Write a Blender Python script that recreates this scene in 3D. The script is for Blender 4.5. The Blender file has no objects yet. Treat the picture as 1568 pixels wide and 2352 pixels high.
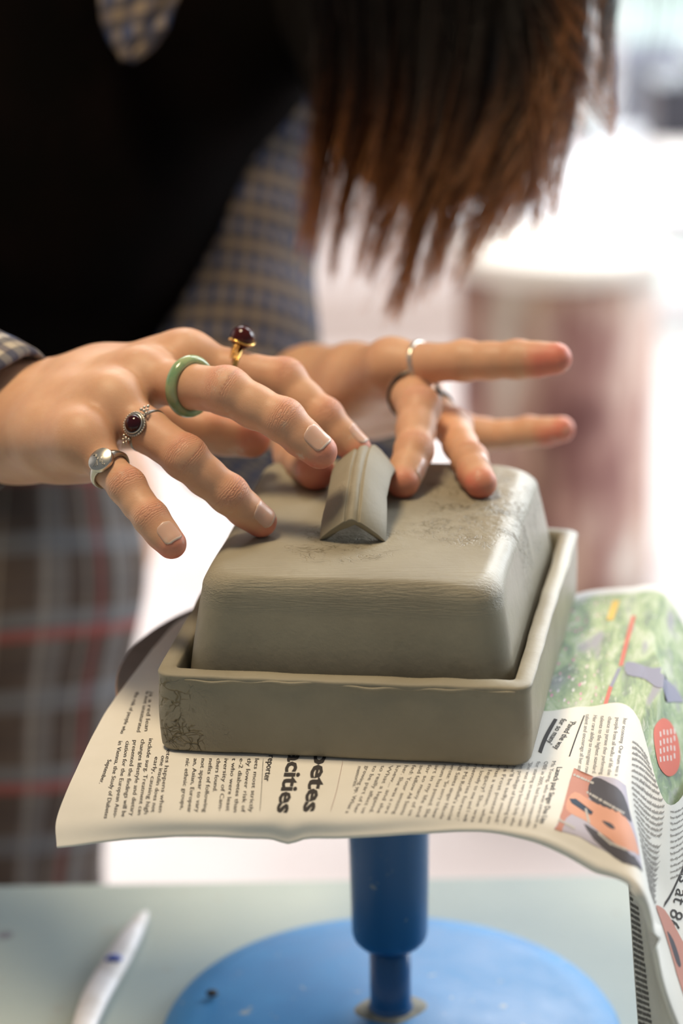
import bpy, bmesh, math, random
import numpy as np
from mathutils import Vector, Matrix
random.seed(7); rng = np.random.default_rng(7)
sc = bpy.context.scene
COL = sc.collection

# ------------------------------------------------------------------ camera
CAM = np.array([0, 0, .577]); PITCH = math.radians(19.0); ROLL = math.radians(1.0); FPX = 5270.0
FW = np.array([0, math.cos(PITCH), -math.sin(PITCH)])
U0 = np.array([0, math.sin(PITCH), math.cos(PITCH)]); X0 = np.array([1., 0, 0])
RT = math.cos(ROLL)*X0 - math.sin(ROLL)*U0
UP = math.cos(ROLL)*U0 + math.sin(ROLL)*X0
cd = bpy.data.cameras.new('camera'); cam = bpy.data.objects.new('camera', cd); COL.objects.link(cam)
m3 = Matrix(((RT[0], UP[0], -FW[0]), (RT[1], UP[1], -FW[1]), (RT[2], UP[2], -FW[2])))
cam.matrix_world = Matrix.Translation(Vector(CAM)) @ m3.to_4x4()
cd.sensor_fit = 'VERTICAL'; cd.sensor_height = 22.3; cd.sensor_width = 14.87
cd.lens = FPX/2352*22.3
cd.dof.use_dof = True; cd.dof.focus_distance = .915; cd.dof.aperture_fstop = 2.6; cd.dof.aperture_blades = 0
cd.clip_start = .02; cd.clip_end = 100
sc.camera = cam

# ------------------------------------------------------------------ world, light, exposure
w = bpy.data.worlds.new('world'); sc.world = w; w.use_nodes = True
bg = w.node_tree.nodes['Background']; bg.inputs[0].default_value = (.86, .93, 1.0, 1); bg.inputs[1].default_value = .20

def area(name, loc, target, sx, sy, power, color):
    l = bpy.data.lights.new(name, 'AREA'); l.shape = 'RECTANGLE'; l.size = sx; l.size_y = sy
    l.energy = power; l.color = color
    o = bpy.data.objects.new(name, l); COL.objects.link(o); o.location = loc
    o.rotation_euler = (Vector(target) - Vector(loc)).to_track_quat('-Z', 'Y').to_euler()
    return o
area('ceiling_lamp', (-.30, .86, 1.75), (.0, .93, .2), .36, .36, 22, (1.0, .80, .53))
area('window_light_right', (2.2, 2.3, .95), (.1, .95, .25), 1.3, 1.1, 56, (.84, .92, 1.0))
area('door_daylight', (1.75, 4.93, .82), (.1, .9, .25), 2.2, 1.05, 42, (.86, .94, 1.0))
area('terrace_daylight', (2.5, 8.5, 4.5), (2, 8, -.8), 6, 5, 750, (.88, .97, 1.0))
area('added_fill_over_back_of_room', (.6, 3.9, 1.9), (.5, 3.7, -.7), 3.0, 2.2, 112, (1.0, .95, .93))  # added fill lamp, no real skylight; brightens the background and backlights the hair
sc.view_settings.view_transform = 'Standard'; sc.view_settings.look = 'None'
sc.view_settings.gamma = 1; sc.view_settings.use_curve_mapping = False
sc.view_settings.exposure = 0.0
sc.cycles.use_denoising = True
sc.cycles.max_bounces = 8

# ------------------------------------------------------------------ helpers: space
def P(x, y, d): return CAM + d*FW + (x-784)/FPX*d*RT - (y-1176)/FPX*d*UP
def PZ(x, y, z):
    v = P(x, y, 1.) - CAM; return CAM + v*((z-CAM[2])/v[2])
def nrm(v): return v/max(1e-12, np.linalg.norm(v))

# ------------------------------------------------------------------ helpers: objects
def tag(o, label=None, cat=None, group=None, kind=None):
    if label: o['label'] = label
    if cat: o['category'] = cat
    if group: o['group'] = group
    if kind: o['kind'] = kind
    return o
def empty(name, loc=(0, 0, 0)):
    o = bpy.data.objects.new(name, None); COL.objects.link(o); o.location = Vector(loc); o.empty_display_size = .02
    return o
def mesh_obj(name, V, F, mat=None, parent=None, smooth=True, attrs=None, mats=None, fm=None):
    me = bpy.data.meshes.new(name)
    me.from_pydata([tuple(map(float, v)) for v in V], [], [tuple(map(int, f)) for f in F]); me.update()
    if mats:
        for m in mats: me.materials.append(m)
        if fm is not None: me.polygons.foreach_set('material_index', np.asarray(fm, dtype=np.int32))
    elif mat: me.materials.append(mat)
    if smooth: me.polygons.foreach_set('use_smooth', np.ones(len(me.polygons), dtype=bool))
    for k, a in (attrs or {}).items():
        a = np.asarray(a, dtype=np.float32)
        if a.ndim == 1:
            at = me.attributes.new(k, 'FLOAT', 'POINT'); at.data.foreach_set('value', a)
        else:
            at = me.attributes.new(k, 'FLOAT_VECTOR', 'POINT'); at.data.foreach_set('vector', a.ravel())
    o = bpy.data.objects.new(name, me); COL.objects.link(o)
    if parent:
        o.parent = parent; o.matrix_parent_inverse = Matrix.Translation(-parent_loc(parent))
    return o
def parent_loc(p):
    v = Vector((0, 0, 0))
    if p.type == 'EMPTY': v = p.location.copy()
    return v
class MB:
    def __init__(s): s.V = []; s.F = []; s.M = []
    def add(s, V, F, m=0):
        n = len(s.V); s.V += [tuple(v) for v in V]; s.F += [tuple(i+n for i in f) for f in F]; s.M += [m]*len(F)
    def build(s, name, mat=None, parent=None, smooth=True, mats=None):
        return mesh_obj(name, s.V, s.F, mat, parent, smooth, mats=mats, fm=s.M if mats else None)
def box_geo(x0, x1, y0, y1, z0, z1):
    V = [(x, y, z) for x in (x0, x1) for y in (y0, y1) for z in (z0, z1)]
    F = [(0, 1, 3, 2), (4, 6, 7, 5), (0, 4, 5, 1), (2, 3, 7, 6), (0, 2, 6, 4), (1, 5, 7, 3)]
    return V, F
def bevel(o, wd, seg=2):
    m = o.modifiers.new('bevel', 'BEVEL'); m.width = wd; m.segments = seg; m.limit_method = 'ANGLE'
    return o
def lathe(prof, c, n=96, axis=None):
    """prof: (r, h) list; c: base point"""
    V = []; F = []
    for r_, h in prof:
        for i in range(n):
            a = 2*math.pi*i/n; V.append((c[0]+r_*math.cos(a), c[1]+r_*math.sin(a), c[2]+h))
    for j in range(len(prof)-1):
        for i in range(n):
            k = (i+1) % n; F.append((j*n+i, j*n+k, (j+1)*n+k, (j+1)*n+i))
    F.append(tuple(range(n))[::-1]); F.append(tuple((len(prof)-1)*n+i for i in range(n)))
    return V, F
def frame(a):
    a = nrm(np.array(a, float)); t = np.array([0, 0, 1.]) if abs(a[2]) < .9 else np.array([1., 0, 0])
    b = nrm(np.cross(t, a)); return a, b, np.cross(a, b)
def tube(pts, rad, n=8, closed=False, nvec=None):
    pts = np.array(pts, float); m = len(pts); V = []; F = []
    rad = np.broadcast_to(np.array(rad, float), (m,))
    pv = None
    for i in range(m):
        if closed: t = pts[(i+1) % m]-pts[i-1]
        else: t = pts[min(i+1, m-1)]-pts[max(i-1, 0)]
        t = nrm(t)
        if pv is None: _, b, c = frame(t)
        else:
            b = nrm(pv - t*(pv@t)); c = np.cross(t, b)
        pv = b
        for k in range(n):
            a = 2*math.pi*k/n; V.append(pts[i]+rad[i]*(math.cos(a)*b+math.sin(a)*c))
    for i in range(m if closed else m-1):
        for k in range(n):
            i2 = (i+1) % m; k2 = (k+1) % n
            F.append((i*n+k, i*n+k2, i2*n+k2, i2*n+k))
    if not closed:
        F.append(tuple(range(n))[::-1]); F.append(tuple((m-1)*n+k for k in range(n)))
    return V, F
def ico(c, r, sub=2, scale=(1, 1, 1)):
    bm = bmesh.new(); bmesh.ops.create_icosphere(bm, subdivisions=sub, radius=1)
    V = [(c[0]+v.co.x*r*scale[0], c[1]+v.co.y*r*scale[1], c[2]+v.co.z*r*scale[2]) for v in bm.verts]
    F = [tuple(v.index for v in f.verts) for f in bm.faces]; bm.free(); return V, F

# ------------------------------------------------------------------ helpers: materials
def mat(name, color=(.5, .5, .5), rough=.5, spec=.5, metal=0, sss=0, sssr=(1, .3, .15), **kw):
    m = bpy.data.materials.new(name); m.use_nodes = True; nt = m.node_tree
    b = nt.nodes['Principled BSDF']
    b.inputs['Base Color'].default_value = (*color, 1); b.inputs['Roughness'].default_value = rough
    b.inputs['Specular IOR Level'].default_value = spec; b.inputs['Metallic'].default_value = metal
    if sss:
        b.inputs['Subsurface Weight'].default_value = sss; b.inputs['Subsurface Radius'].default_value = sssr
        b.inputs['Subsurface Scale'].default_value = kw.get('sscale', .004)
    for k in ('Coat Weight', 'Sheen Weight', 'Transmission Weight', 'IOR'):
        if k in kw: b.inputs[k].default_value = kw[k]
    return m
class NT:
    def __init__(s, m): s.m = m; s.nt = m.node_tree; s.b = s.nt.nodes['Principled BSDF']
    def n(s, t, **kw):
        o = s.nt.nodes.new('ShaderNode'+t)
        for k, v in kw.items():
            if k.startswith('i_'):
                o.inputs[int(k[2:]) if k[2:].isdigit() else k[2:].replace('_', ' ')].default_value = v
            else: setattr(o, k, v)
        return o
    def l(s, a, b): s.nt.links.new(a, b)
    def math(s, op, a, b=None, c=None, clamp=False):
        o = s.n('Math', operation=op, use_clamp=clamp)
        for i, v in enumerate((a, b, c)):
            if v is None: continue
            if hasattr(v, 'links'): s.l(v, o.inputs[i])
            else: o.inputs[i].default_value = v
        return o.outputs[0]
    def mix(s, f, a, b, blend='MIX'):
        o = s.n('Mix', data_type='RGBA', blend_type=blend)
        for i, v in ((0, f), (6, a), (7, b)):
            if hasattr(v, 'links'): s.l(v, o.inputs[i])
            else: o.inputs[i].default_value = v if i == 0 else (*v, 1)
        return o.outputs[2]
    def noise(s, scale, detail=4, rough=.5, vec=None, dist=0, stretch=None):
        o = s.n('TexNoise'); o.inputs['Scale'].default_value = scale; o.inputs['Detail'].default_value = detail
        o.inputs['Roughness'].default_value = rough; o.inputs['Distortion'].default_value = dist
        v = vec if vec is not None else s.obj()
        if stretch:
            mp = s.n('Mapping'); mp.inputs['Scale'].default_value = stretch; s.l(v, mp.inputs[0]); v = mp.outputs[0]
        s.l(v, o.inputs['Vector']); return o.outputs['Fac']
    def obj(s):
        if not hasattr(s, '_o'): s._o = s.n('TexCoord').outputs['Object']
        return s._o
    def attr(s, name, vec=False):
        o = s.n('Attribute', attribute_name=name); return o.outputs['Vector'] if vec else o.outputs['Fac']
    def ramp(s, f, pts):
        o = s.n('ValToRGB'); s.l(f, o.inputs[0]); e = o.color_ramp.elements
        while len(e) < len(pts): e.new(.5)
        for k, (p, c) in enumerate(pts):
            e[k].position = p; e[k].color = (*c, 1) if len(c) == 3 else c
        return o.outputs[0]
    def mapr(s, v, a, b, c=0., d=1., smooth=False):
        o = s.n('MapRange', interpolation_type='SMOOTHSTEP' if smooth else 'LINEAR'); s.l(v, o.inputs[0])
        for i, x in enumerate((a, b, c, d)): o.inputs[i+1].default_value = x
        return o.outputs[0]
    def bump(s, h, strength=.5, dist=.001, prev=None):
        o = s.n('Bump'); o.inputs['Strength'].default_value = strength; o.inputs['Distance'].default_value = dist
        s.l(h, o.inputs['Height'])
        if prev is not None: s.l(prev, o.inputs['Normal'])
        return o.outputs[0]
    def base(s, c): s.l(c, s.b.inputs['Base Color'])
    def normal(s, n): s.l(n, s.b.inputs['Normal'])
    def rough(s, r): s.l(r, s.b.inputs['Roughness'])
    def sep(s, v):
        o = s.n('SeparateXYZ'); s.l(v, o.inputs[0]); return o.outputs
def noisy(name, c1, c2, scale, rough=.6, bump=.2, bd=.001, detail=5, spec=.4, **kw):
    m = mat(name, c1, rough, spec, **kw); t = NT(m)
    n = t.noise(scale, detail, .6); t.base(t.mix(t.mapr(n, .35, .65), c1, c2)); t.normal(t.bump(n, bump, bd)); return m

# ------------------------------------------------------------------ SDF + surface nets
def surfnet(f, org, h):
    nx, ny, nz = f.shape; s = f < 0
    c = np.zeros((nx-1, ny-1, nz-1), np.int8)
    for a in (0, 1):
        for b in (0, 1):
            for d in (0, 1): c += s[a:nx-1+a, b:ny-1+b, d:nz-1+d]
    act = (c > 0) & (c < 8)
    idx = -np.ones(act.shape, np.int64); I = np.argwhere(act); idx[act] = np.arange(len(I))
    acc = np.zeros((len(I), 3)); cnt = np.zeros(len(I))
    cor = [(a, b, d) for a in (0, 1) for b in (0, 1) for d in (0, 1)]
    for p in cor:
        for ax in range(3):
            if p[ax]: continue
            q = list(p); q[ax] = 1
            fa = f[I[:, 0]+p[0], I[:, 1]+p[1], I[:, 2]+p[2]]; fb = f[I[:, 0]+q[0], I[:, 1]+q[1], I[:, 2]+q[2]]
            m = (fa < 0) != (fb < 0); t = np.where(m, fa/np.where(m, fa-fb, 1), 0)
            pt = np.tile(np.array(p, float), (len(I), 1)); pt[:, ax] += t
            acc[m] += pt[m]; cnt[m] += 1
    V = org + h*(I + acc/cnt[:, None])
    F = []
    for ax in range(3):
        o1, o2 = (ax+1) % 3, (ax+2) % 3
        sl0 = [slice(None)]*3; sl1 = [slice(None)]*3
        sl0[ax] = slice(0, -1); sl1[ax] = slice(1, None)
        ch = s[tuple(sl0)] != s[tuple(sl1)]
        E = np.argwhere(ch)
        ok = (E[:, o1] > 0) & (E[:, o2] > 0) & (E[:, o1] < f.shape[o1]-1) & (E[:, o2] < f.shape[o2]-1)
        E = E[ok]; ins = s[E[:, 0], E[:, 1], E[:, 2]]
        def g(d1, d2):
            K = E.copy(); K[:, o1] += d1; K[:, o2] += d2; return idx[K[:, 0], K[:, 1], K[:, 2]]
        q = np.stack([g(-1, -1), g(0, -1), g(0, 0), g(-1, 0)], 1)
        q[~ins] = q[~ins][:, ::-1]; F.append(q)
    F = np.concatenate(F); F = F[(F >= 0).all(1)]
    return V, F
class Field:
    def __init__(s, lo, hi, h):
        s.lo = np.array(lo, float); s.h = h; s.n = np.ceil((np.array(hi)-s.lo)/h).astype(int)+1
        s.f = np.full(s.n, .05 if h < .002 else .3, np.float32)
    def sub(s, a, b):
        i0 = np.clip(np.floor((np.minimum(a, b)-s.lo)/s.h).astype(int), 0, s.n-1)
        i1 = np.clip(np.ceil((np.maximum(a, b)-s.lo)/s.h).astype(int)+1, 1, s.n)
        ax = [s.lo[k]+s.h*np.arange(i0[k], i1[k]) for k in range(3)]
        return tuple(slice(i0[k], i1[k]) for k in range(3)), ax
    def cone(s, a, b, ra, rb, k=0., op='u', flat=None):
        a = np.array(a, float); b = np.array(b, float); R = max(ra, rb)+k*1.2+4*s.h
        sl, ax = s.sub(np.minimum(a, b)-R, np.maximum(a, b)+R)
        if min(len(q) for q in ax) == 0: return
        X, Y, Z = np.meshgrid(*ax, indexing='ij', sparse=True)
        ab = b-a; L = max(ab@ab, 1e-12)
        t = np.clip(((X-a[0])*ab[0]+(Y-a[1])*ab[1]+(Z-a[2])*ab[2])/L, 0, 1)
        dx, dy, dz = X-a[0]-t*ab[0], Y-a[1]-t*ab[1], Z-a[2]-t*ab[2]
        if flat is not None:       # (normal, factor): squash along a direction
            nn, q = flat; dn = dx*nn[0]+dy*nn[1]+dz*nn[2]
            d2 = dx*dx+dy*dy+dz*dz-dn*dn+(dn*q)**2
        else: d2 = dx*dx+dy*dy+dz*dz
        d = np.sqrt(np.maximum(d2, 0))-(ra+(rb-ra)*t)
        o = s.f[sl]
        if op == 'u':
            if k > 0:
                hh = np.maximum(k-np.abs(o-d), 0)/k; s.f[sl] = np.minimum(o, d)-hh*hh*k*.25
            else: s.f[sl] = np.minimum(o, d)
        else:
            d = -d
            hh = np.maximum(k-np.abs(o-d), 0)/max(k, 1e-9); s.f[sl] = np.maximum(o, d)+hh*hh*k*.25
    def mesh(s):
        f = s.f
        for ax in range(3):
            for e in (0, 1, -1, -2):
                sl = [slice(None)]*3; sl[ax] = e; f[tuple(sl)] = np.maximum(f[tuple(sl)], s.h*.3)
        return surfnet(f, s.lo, s.h)
    def merge(s, g, k):
        hh = np.maximum(k-np.abs(s.f-g.f), 0)/k; s.f = np.minimum(s.f, g.f)-hh*hh*k*.25
def smooth_verts(V, F, it=2, lam=.5):
    E = np.concatenate([F[:, [0, 1]], F[:, [1, 2]], F[:, [2, 3]], F[:, [3, 0]]])
    for _ in range(it):
        acc = np.zeros_like(V); c = np.zeros(len(V))
        for i, j in ((0, 1), (1, 0)):
            np.add.at(acc, E[:, i], V[E[:, j]]); np.add.at(c, E[:, i], 1)
        V = V+lam*(acc/np.maximum(c, 1)[:, None]-V)
    return V
#@@STRUCT
# ================================================================== the room
FLOOR = -.75
m_floor = noisy('floor_paint', (.74, .68, .66), (.62, .55, .53), 2.5, .55, .1)
fl = mesh_obj('floor', *box_geo(-4, 4.5, -1, 5.0, FLOOR-.05, FLOOR), m_floor, smooth=False); tag(fl, kind='structure')
m_pave = noisy('terrace_paving', (.80, .84, .80), (.55, .66, .58), 1.2, .8, .1)
gr = mesh_obj('floor_terrace', *box_geo(-5, 9, 5.0, 16, FLOOR-.1, FLOOR-.05), m_pave, smooth=False); tag(gr, kind='structure')  # paved terrace ground outside the glazed door
m_wall = noisy('wall_plaster', (.84, .78, .76), (.76, .70, .68), 3, .9, .15)
wb = MB(); wb.add(*box_geo(-4, .55, 5.0, 5.12, FLOOR, 1.9)); wb.add(*box_geo(2.9, 4.5, 5.0, 5.12, FLOOR, 1.9)); wb.add(*box_geo(.55, 2.9, 5.0, 5.12, 1.35, 1.9))
tag(wb.build('wall_back', m_wall, smooth=False), kind='structure')
wl = MB(); wl.add(*box_geo(-2.6, -2.5, 1.2, 5.0, FLOOR, 1.9)); tag(wl.build('wall_left', m_wall, smooth=False), kind='structure')
bsb = MB(); bsb.add(*box_geo(-2.5, .5, 4.975, 5.0, FLOOR, FLOOR+.12)); tag(bsb.build('baseboard_back', mat('baseboard_paint', (.62, .54, .50), .5), smooth=False), kind='structure')
gw = mesh_obj('wall_garden', *box_geo(-.5, 5, 7.0, 7.3, FLOOR-.05, -.38), noisy('garden_wall', (.36, .34, .42), (.28, .27, .33), 3, .9), smooth=False); tag(gw, kind='structure')  # low grey garden wall beyond the terrace door
# glazed door to the terrace
m_frame = mat('door_frame_paint', (.80, .82, .84), .4)
m_glass = mat('door_glass', (1, 1, 1), .02, .5, **{'Transmission Weight': 1.0, 'IOR': 1.02})
dr = empty('door_1', (.55, 5.0, FLOOR)); tag(dr, kind='structure')
for k in range(3):
    fr = MB(); x0 = .56+k*.78; x1 = x0+.77
    fr.add(*box_geo(x0, x0+.06, 5.03, 5.08, FLOOR, 1.34)); fr.add(*box_geo(x1-.06, x1, 5.03, 5.08, FLOOR, 1.34))
    fr.add(*box_geo(x0, x1, 5.03, 5.08, FLOOR, FLOOR+.10)); fr.add(*box_geo(x0, x1, 5.03, 5.08, 1.28, 1.34))
    fo = fr.build('door_leaf', m_frame, dr, smooth=False)
    mesh_obj('pane', *box_geo(x0+.06, x1-.06, 5.05, 5.056, FLOOR+.1, 1.28), m_glass, fo, smooth=False)

# ---- worktable in the foreground
m_table = mat('table_paint', (.43, .48, .45), .6, .25); t = NT(m_table)
n1 = t.noise(3, 6, .6); n2 = t.noise(38, 4, .7)
c = t.mix(t.mapr(n1, .35, .7), (.36, .415, .40), (.46, .50, .45)); c = t.mix(t.math('MULTIPLY', t.mapr(n2, .62, .72), .6), c, (.36, .34, .29))
v = t.n('TexVoronoi', feature='F1'); v.inputs['Scale'].default_value = 9; t.l(t.obj(), v.inputs['Vector'])
c = t.mix(t.mapr(v.outputs['Distance'], .045, .03), c, (.24, .23, .24)); t.base(c); t.normal(t.bump(n2, .1, .001))
tb = empty('worktable', (0, .4, FLOOR)); tag(tb, 'pale grey-green painted worktable carrying the blue banding wheel', 'table')
bevel(mesh_obj('tabletop', *box_geo(-1.1, 1.1, -.35, 1.083, -.035, 0), m_table, tb, smooth=False), .004)
m_leg = noisy('table_leg_wood', (.35, .27, .2), (.25, .19, .14), 12)
for sx in (-1, 1):
    for y in (-.28, 1.0): bevel(mesh_obj('leg', *box_geo(sx*1.03-.03, sx*1.03+.03, y-.03, y+.03, FLOOR, -.035), m_leg, tb, smooth=False), .003)
bevel(mesh_obj('apron_rail', *box_geo(-1.0, 1.0, .99, 1.01, -.12, -.035), m_leg, tb, smooth=False), .002)

# ---- background: white table, stained drum, cabinet and bowls
bt = empty('white_table', (.9, 3.1, FLOOR)); tag(bt, 'white worktable behind the clay-stained drum, in front of glazed door', 'table')
m_white = mat('white_laminate', (.86, .90, .95), .35)
bevel(mesh_obj('tabletop', *box_geo(.15, 2.0, 2.92, 3.62, -.07, -.035), m_white, bt, smooth=False), .004)
m_tl = mat('white_leg', (.8, .78, .77), .5)
for x in (.22, 1.92):
    for y in (3.0, 3.55): mesh_obj('leg', *box_geo(x-.025, x+.025, y-.025, y+.025, FLOOR, -.07), m_tl, bt, smooth=False)
m_drum = mat('stained_drum', (.5, .35, .3), .7); t = NT(m_drum)
a = t.noise(9, 5, .6, stretch=(1, 1, .35)); b_ = t.noise(14, 3, .6, stretch=(1, 1, .22))
c = t.ramp(a, [(.38, (.12, .035, .03)), (.46, (.28, .13, .11)), (.53, (.50, .33, .27)), (.62, (.66, .58, .52))])
c = t.mix(t.mapr(b_, .53, .66), c, (.55, .36, .26)); t.base(c)
dc = (.272, 2.76, FLOOR)
dm = empty('clay_drum', dc); tag(dm, 'tall round drum streaked with red-brown clay, pale lid', 'drum')
mesh_obj('body', *lathe([(.117, 0), (.122, .01), (.122, .30), (.126, .305), (.126, .315), (.122, .32), (.122, .69)], dc), m_drum, dm)
m_lidw = mat('drum_lid', (.86, .80, .72), .5)
mesh_obj('lid', *lathe([(.124, .69), (.130, .692), (.131, .712), (.128, .718), (.1, .72), (.001, .72)], dc), m_lidw, dm)
cx, cy = .60, 3.50
cb = empty('dark_crate', (cx, cy, -.035)); tag(cb, 'small dark crate with pale bowls on the far edge of white table', 'crate')
m_dark = mat('dark_lacquer', (.035, .035, .05), .4)
mb = MB(); mb.add(*box_geo(cx-.12, cx+.13, cy-.08, cy-.068, -.034, .055)); mb.add(*box_geo(cx-.12, cx+.13, cy+.068, cy+.08, -.034, .055)); mb.add(*box_geo(cx-.12, cx-.108, cy-.068, cy+.068, -.034, .055)); mb.add(*box_geo(cx+.118, cx+.13, cy-.068, cy+.068, -.034, .055))
bevel(mb.build('crate_wall', m_dark, cb, smooth=False), .002)
mesh_obj('crate_lid', *box_geo(cx-.125, cx+.135, cy-.085, cy+.085, .055, .062), m_dark, cb, smooth=False)
mesh_obj('handle', *tube([(cx-.03, cy-.08, .03), (cx-.03, cy-.095, .03), (cx+.03, cy-.095, .03), (cx+.03, cy-.08, .03)], .004), m_frame, cb)
m_bowl = noisy('pale_glaze', (.62, .70, .74), (.72, .78, .76), 6, .3)
def bowl(x, y, z, r_, label):
    pr_ = [(r_*.35, 0), (r_*.4, .004), (r_*.75, r_*.35), (r_, r_*.9), (r_*.96, r_*.9), (r_*.7, r_*.38), (r_*.3, .02), (.001, .018)]
    b = empty('bowl', (x, y, z)); tag(b, label, 'bowl')
    mesh_obj('bowl_wall', *lathe(pr_, (x, y, z), 48), m_bowl, b)
    mesh_obj('foot', *lathe([(r_*.36, -.0), (r_*.4, .0), (r_*.38, .012), (.001, .012)], (x, y, z), 40), m_bowl, b)
bowl(cx-.03, cy, .062, .045, 'blurred pale bowl standing on top of the small dark crate')
bowl(cx-.215, cy+.02, -.035, .045, 'blurred pale bowl on the white table left of dark crate')
bowl(cx-.01, cy-.15, -.035, .036, 'blurred small bowl on the white table before dark crate')
m_paper = mat('white_paper', (.9, .88, .86), .8)
pp = MB()
for k in range(6):
    a = random.uniform(-.1, .1); V, F = box_geo(-.15, .15, -.21, .21, k*.0022, k*.0022+.0018)
    V = [(.62+x*math.cos(a)-y*math.sin(a), 3.2+x*math.sin(a)+y*math.cos(a), -.035+z) for x, y, z in V]; pp.add(V, F)
tag(pp.build('paper_stack', m_paper, smooth=False), 'stack of white paper lying on the white background table', 'paper')
# pink pail behind the person, near the floor
pc = (.31, 3.45, -.035)
pl = empty('plant_pot', pc); tag(pl, 'small salmon pink pot on the far left of the white table', 'pot')
mesh_obj('body', *lathe([(.028, .003), (.038, .06), (.042, .062), (.042, .075), (.037, .075), (.03, .02), (.001, .02)], pc, 48), mat('pink_glaze', (.75, .40, .34), .4), pl)
mesh_obj('saucer', *lathe([(.03, -.0), (.045, .0), (.05, .008), (.046, .009), (.03, .003), (.001, .003)], pc, 48), mat('pink_glaze_dark', (.6, .33, .28), .4), pl)
#@@WHEEL
# ================================================================== banding wheel
WC = (.0186, .920)
m_blue = mat('blue_enamel', (.075, .27, .58), .32, .5); t = NT(m_blue)
n1 = t.noise(28, 6, .65); c = t.mix(t.mapr(n1, .35, .7), (.045, .215, .46), (.06, .26, .52)); n2 = t.noise(120, 3, .6)
c = t.mix(t.math('MULTIPLY', t.mapr(n2, .66, .72), .7), c, (.42, .42, .38)); t.base(c); t.rough(t.mapr(n1, .3, .7, .42, .6)); t.normal(t.bump(n2, .12, .0005))
m_blue_shaded = mat('blue_enamel_shaded', (.008, .085, .24), .28, .5); t = NT(m_blue_shaded)  # same enamel as the base, coloured darker for the shade under the paper
n2 = t.noise(160, 3, .6); t.base(t.mix(t.math('MULTIPLY', t.mapr(n2, .66, .74), .6), (.008, .085, .24), (.3, .3, .28)))
wh = empty('banding_wheel', (*WC, 0)); tag(wh, 'blue metal banding wheel with round base and stepped shaft on worktable', 'banding wheel')
mesh_obj('base', *lathe([(.101, 0), (.1055, .0015), (.106, .006), (.104, .009), (.09, .0112), (.06, .0145), (.04, .017), (.027, .0185), (.02, .0195), (.001, .0195)], (*WC, 0), 160), m_blue, wh)
mesh_obj('spindle', *lathe([(.0115, .0185), (.0098, .0215), (.0094, .024), (.0094, .056), (.0085, .056)], (*WC, 0), 64), m_blue_shaded, wh)
mesh_obj('sleeve', *lathe([(.0095, .0545), (.0145, .0545), (.0165, .057), (.0172, .060), (.0188, .155), (.0195, .1718)], (*WC, 0), 64), m_blue_shaded, wh)
mesh_obj('wheel_head', *lathe([(.02, .1715), (.10, .1735), (.104, .174), (.104, .179), (.02, .179)], (*WC, 0), 96), m_blue, wh)
m_res = noisy('clay_residue', (.34, .31, .24), (.22, .2, .16), 200, .8)
V, F = lathe([(.0150, .0193), (.0140, .0198), (.0125, .0204), (.009, .0208)], (*WC, 0), 60)
V = [(x+.004*math.sin(3*math.atan2(y-WC[1], x-WC[0])+1)*(1 if z < .0205 else 0)*.6, y, z) for x, y, z in V]
mesh_obj('clay_smear', V, F[:-2], m_res, wh)
m_bat = noisy('bat_wood', (.20, .155, .125), (.14, .11, .09), 22, .7)
m_bate = noisy('bat_edge_wood', (.50, .25, .12), (.40, .2, .1), 30, .6)
bat = empty('round_bat', (*WC, .179)); tag(bat, 'round brown wooden bat under the newspaper on the wheel head', 'bat')
mesh_obj('board', *lathe([(.115, 0), (.1165, .001), (.117, .0045), (.117, .0075), (.1165, .0088), (.001, .009)], (*WC, .1792), 160), m_bat, bat)
V, F = lathe([(.1168, .001), (.1176, .002), (.1176, .0068), (.1168, .0078)], (*WC, .1792), 160)
mesh_obj('edge_band', V, F[:-2], m_bate, bat)
# crumb of dry clay on the base
q = PZ(487, 2286, .0125); V, F = ico(q+np.array([0, 0, .0012]), .0024, 2, (1.2, .9, .7)); V = [tuple(np.array(v)+rng.normal(0, .00018, 3)) for v in V]
tag(mesh_obj('clay_crumb', V, F, noisy('crumb_clay', (.09, .075, .06), (.05, .04, .035), 400, .9)), 'small dark crumb of clay on the blue wheel base', 'crumb')

# ================================================================== modelling tool on the table
m_tool = mat('tool_plastic', (.72, .68, .69), .45, .5); t = NT(m_tool)
n1 = t.noise(40, 5, .6); c = t.mix(t.mapr(n1, .5, .7), (.74, .71, .72), (.55, .49, .45)); t.base(c)
A = PZ(337, 2092, .004); B = PZ(262, 2216, .006); Cc = PZ(205, 2320, .006); D = PZ(165, 2480, .005)
ctl = [A, PZ(318, 2120, .005), PZ(285, 2175, .006), B, PZ(228, 2272, .006), Cc, PZ(180, 2400, .006), D]
wid = [.0015, .0046, .0064, .0072, .0072, .0066, .0052, .003]
tl = empty('modelling_tool', D); tag(tl, 'pale pointed clay modelling tool lying on the table left of wheel', 'tool')
V = []; F = []; n = 14
for i, (p, w_) in enumerate(zip(ctl, wid)):
    tt = nrm(ctl[min(i+1, 7)]-ctl[max(i-1, 0)]); s_ = nrm(np.cross(tt, [0, 0, 1.]))
    for k in range(n):
        a = 2*math.pi*k/n; V.append(p+s_*w_*math.cos(a)+np.array([0, 0, 1])*min(.0038, w_*.75)*math.sin(a))
for i in range(7):
    for k in range(n): F.append((i*n+k, i*n+(k+1) % n, (i+1)*n+(k+1) % n, (i+1)*n+k))
F.append(tuple(range(n))[::-1]); F.append(tuple(7*n+k for k in range(n)))
tb_ = mesh_obj('shank', V, F, m_tool, tl); sm = tb_.modifiers.new('s', 'SUBSURF'); sm.levels = sm.render_levels = 2
V, F = ico(B+np.array([0, 0, .0032]), .0042, 3, (1, .8, .35)); V = [tuple(np.array(v)+.0008*math.sin(v[0]*3000)*np.array([0, 1, 0])) for v in V]
tag(mesh_obj('paint_mark', V, F, mat('blue_ink', (.03, .08, .42), .5), tl), 'blue mark on the tool')
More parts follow.
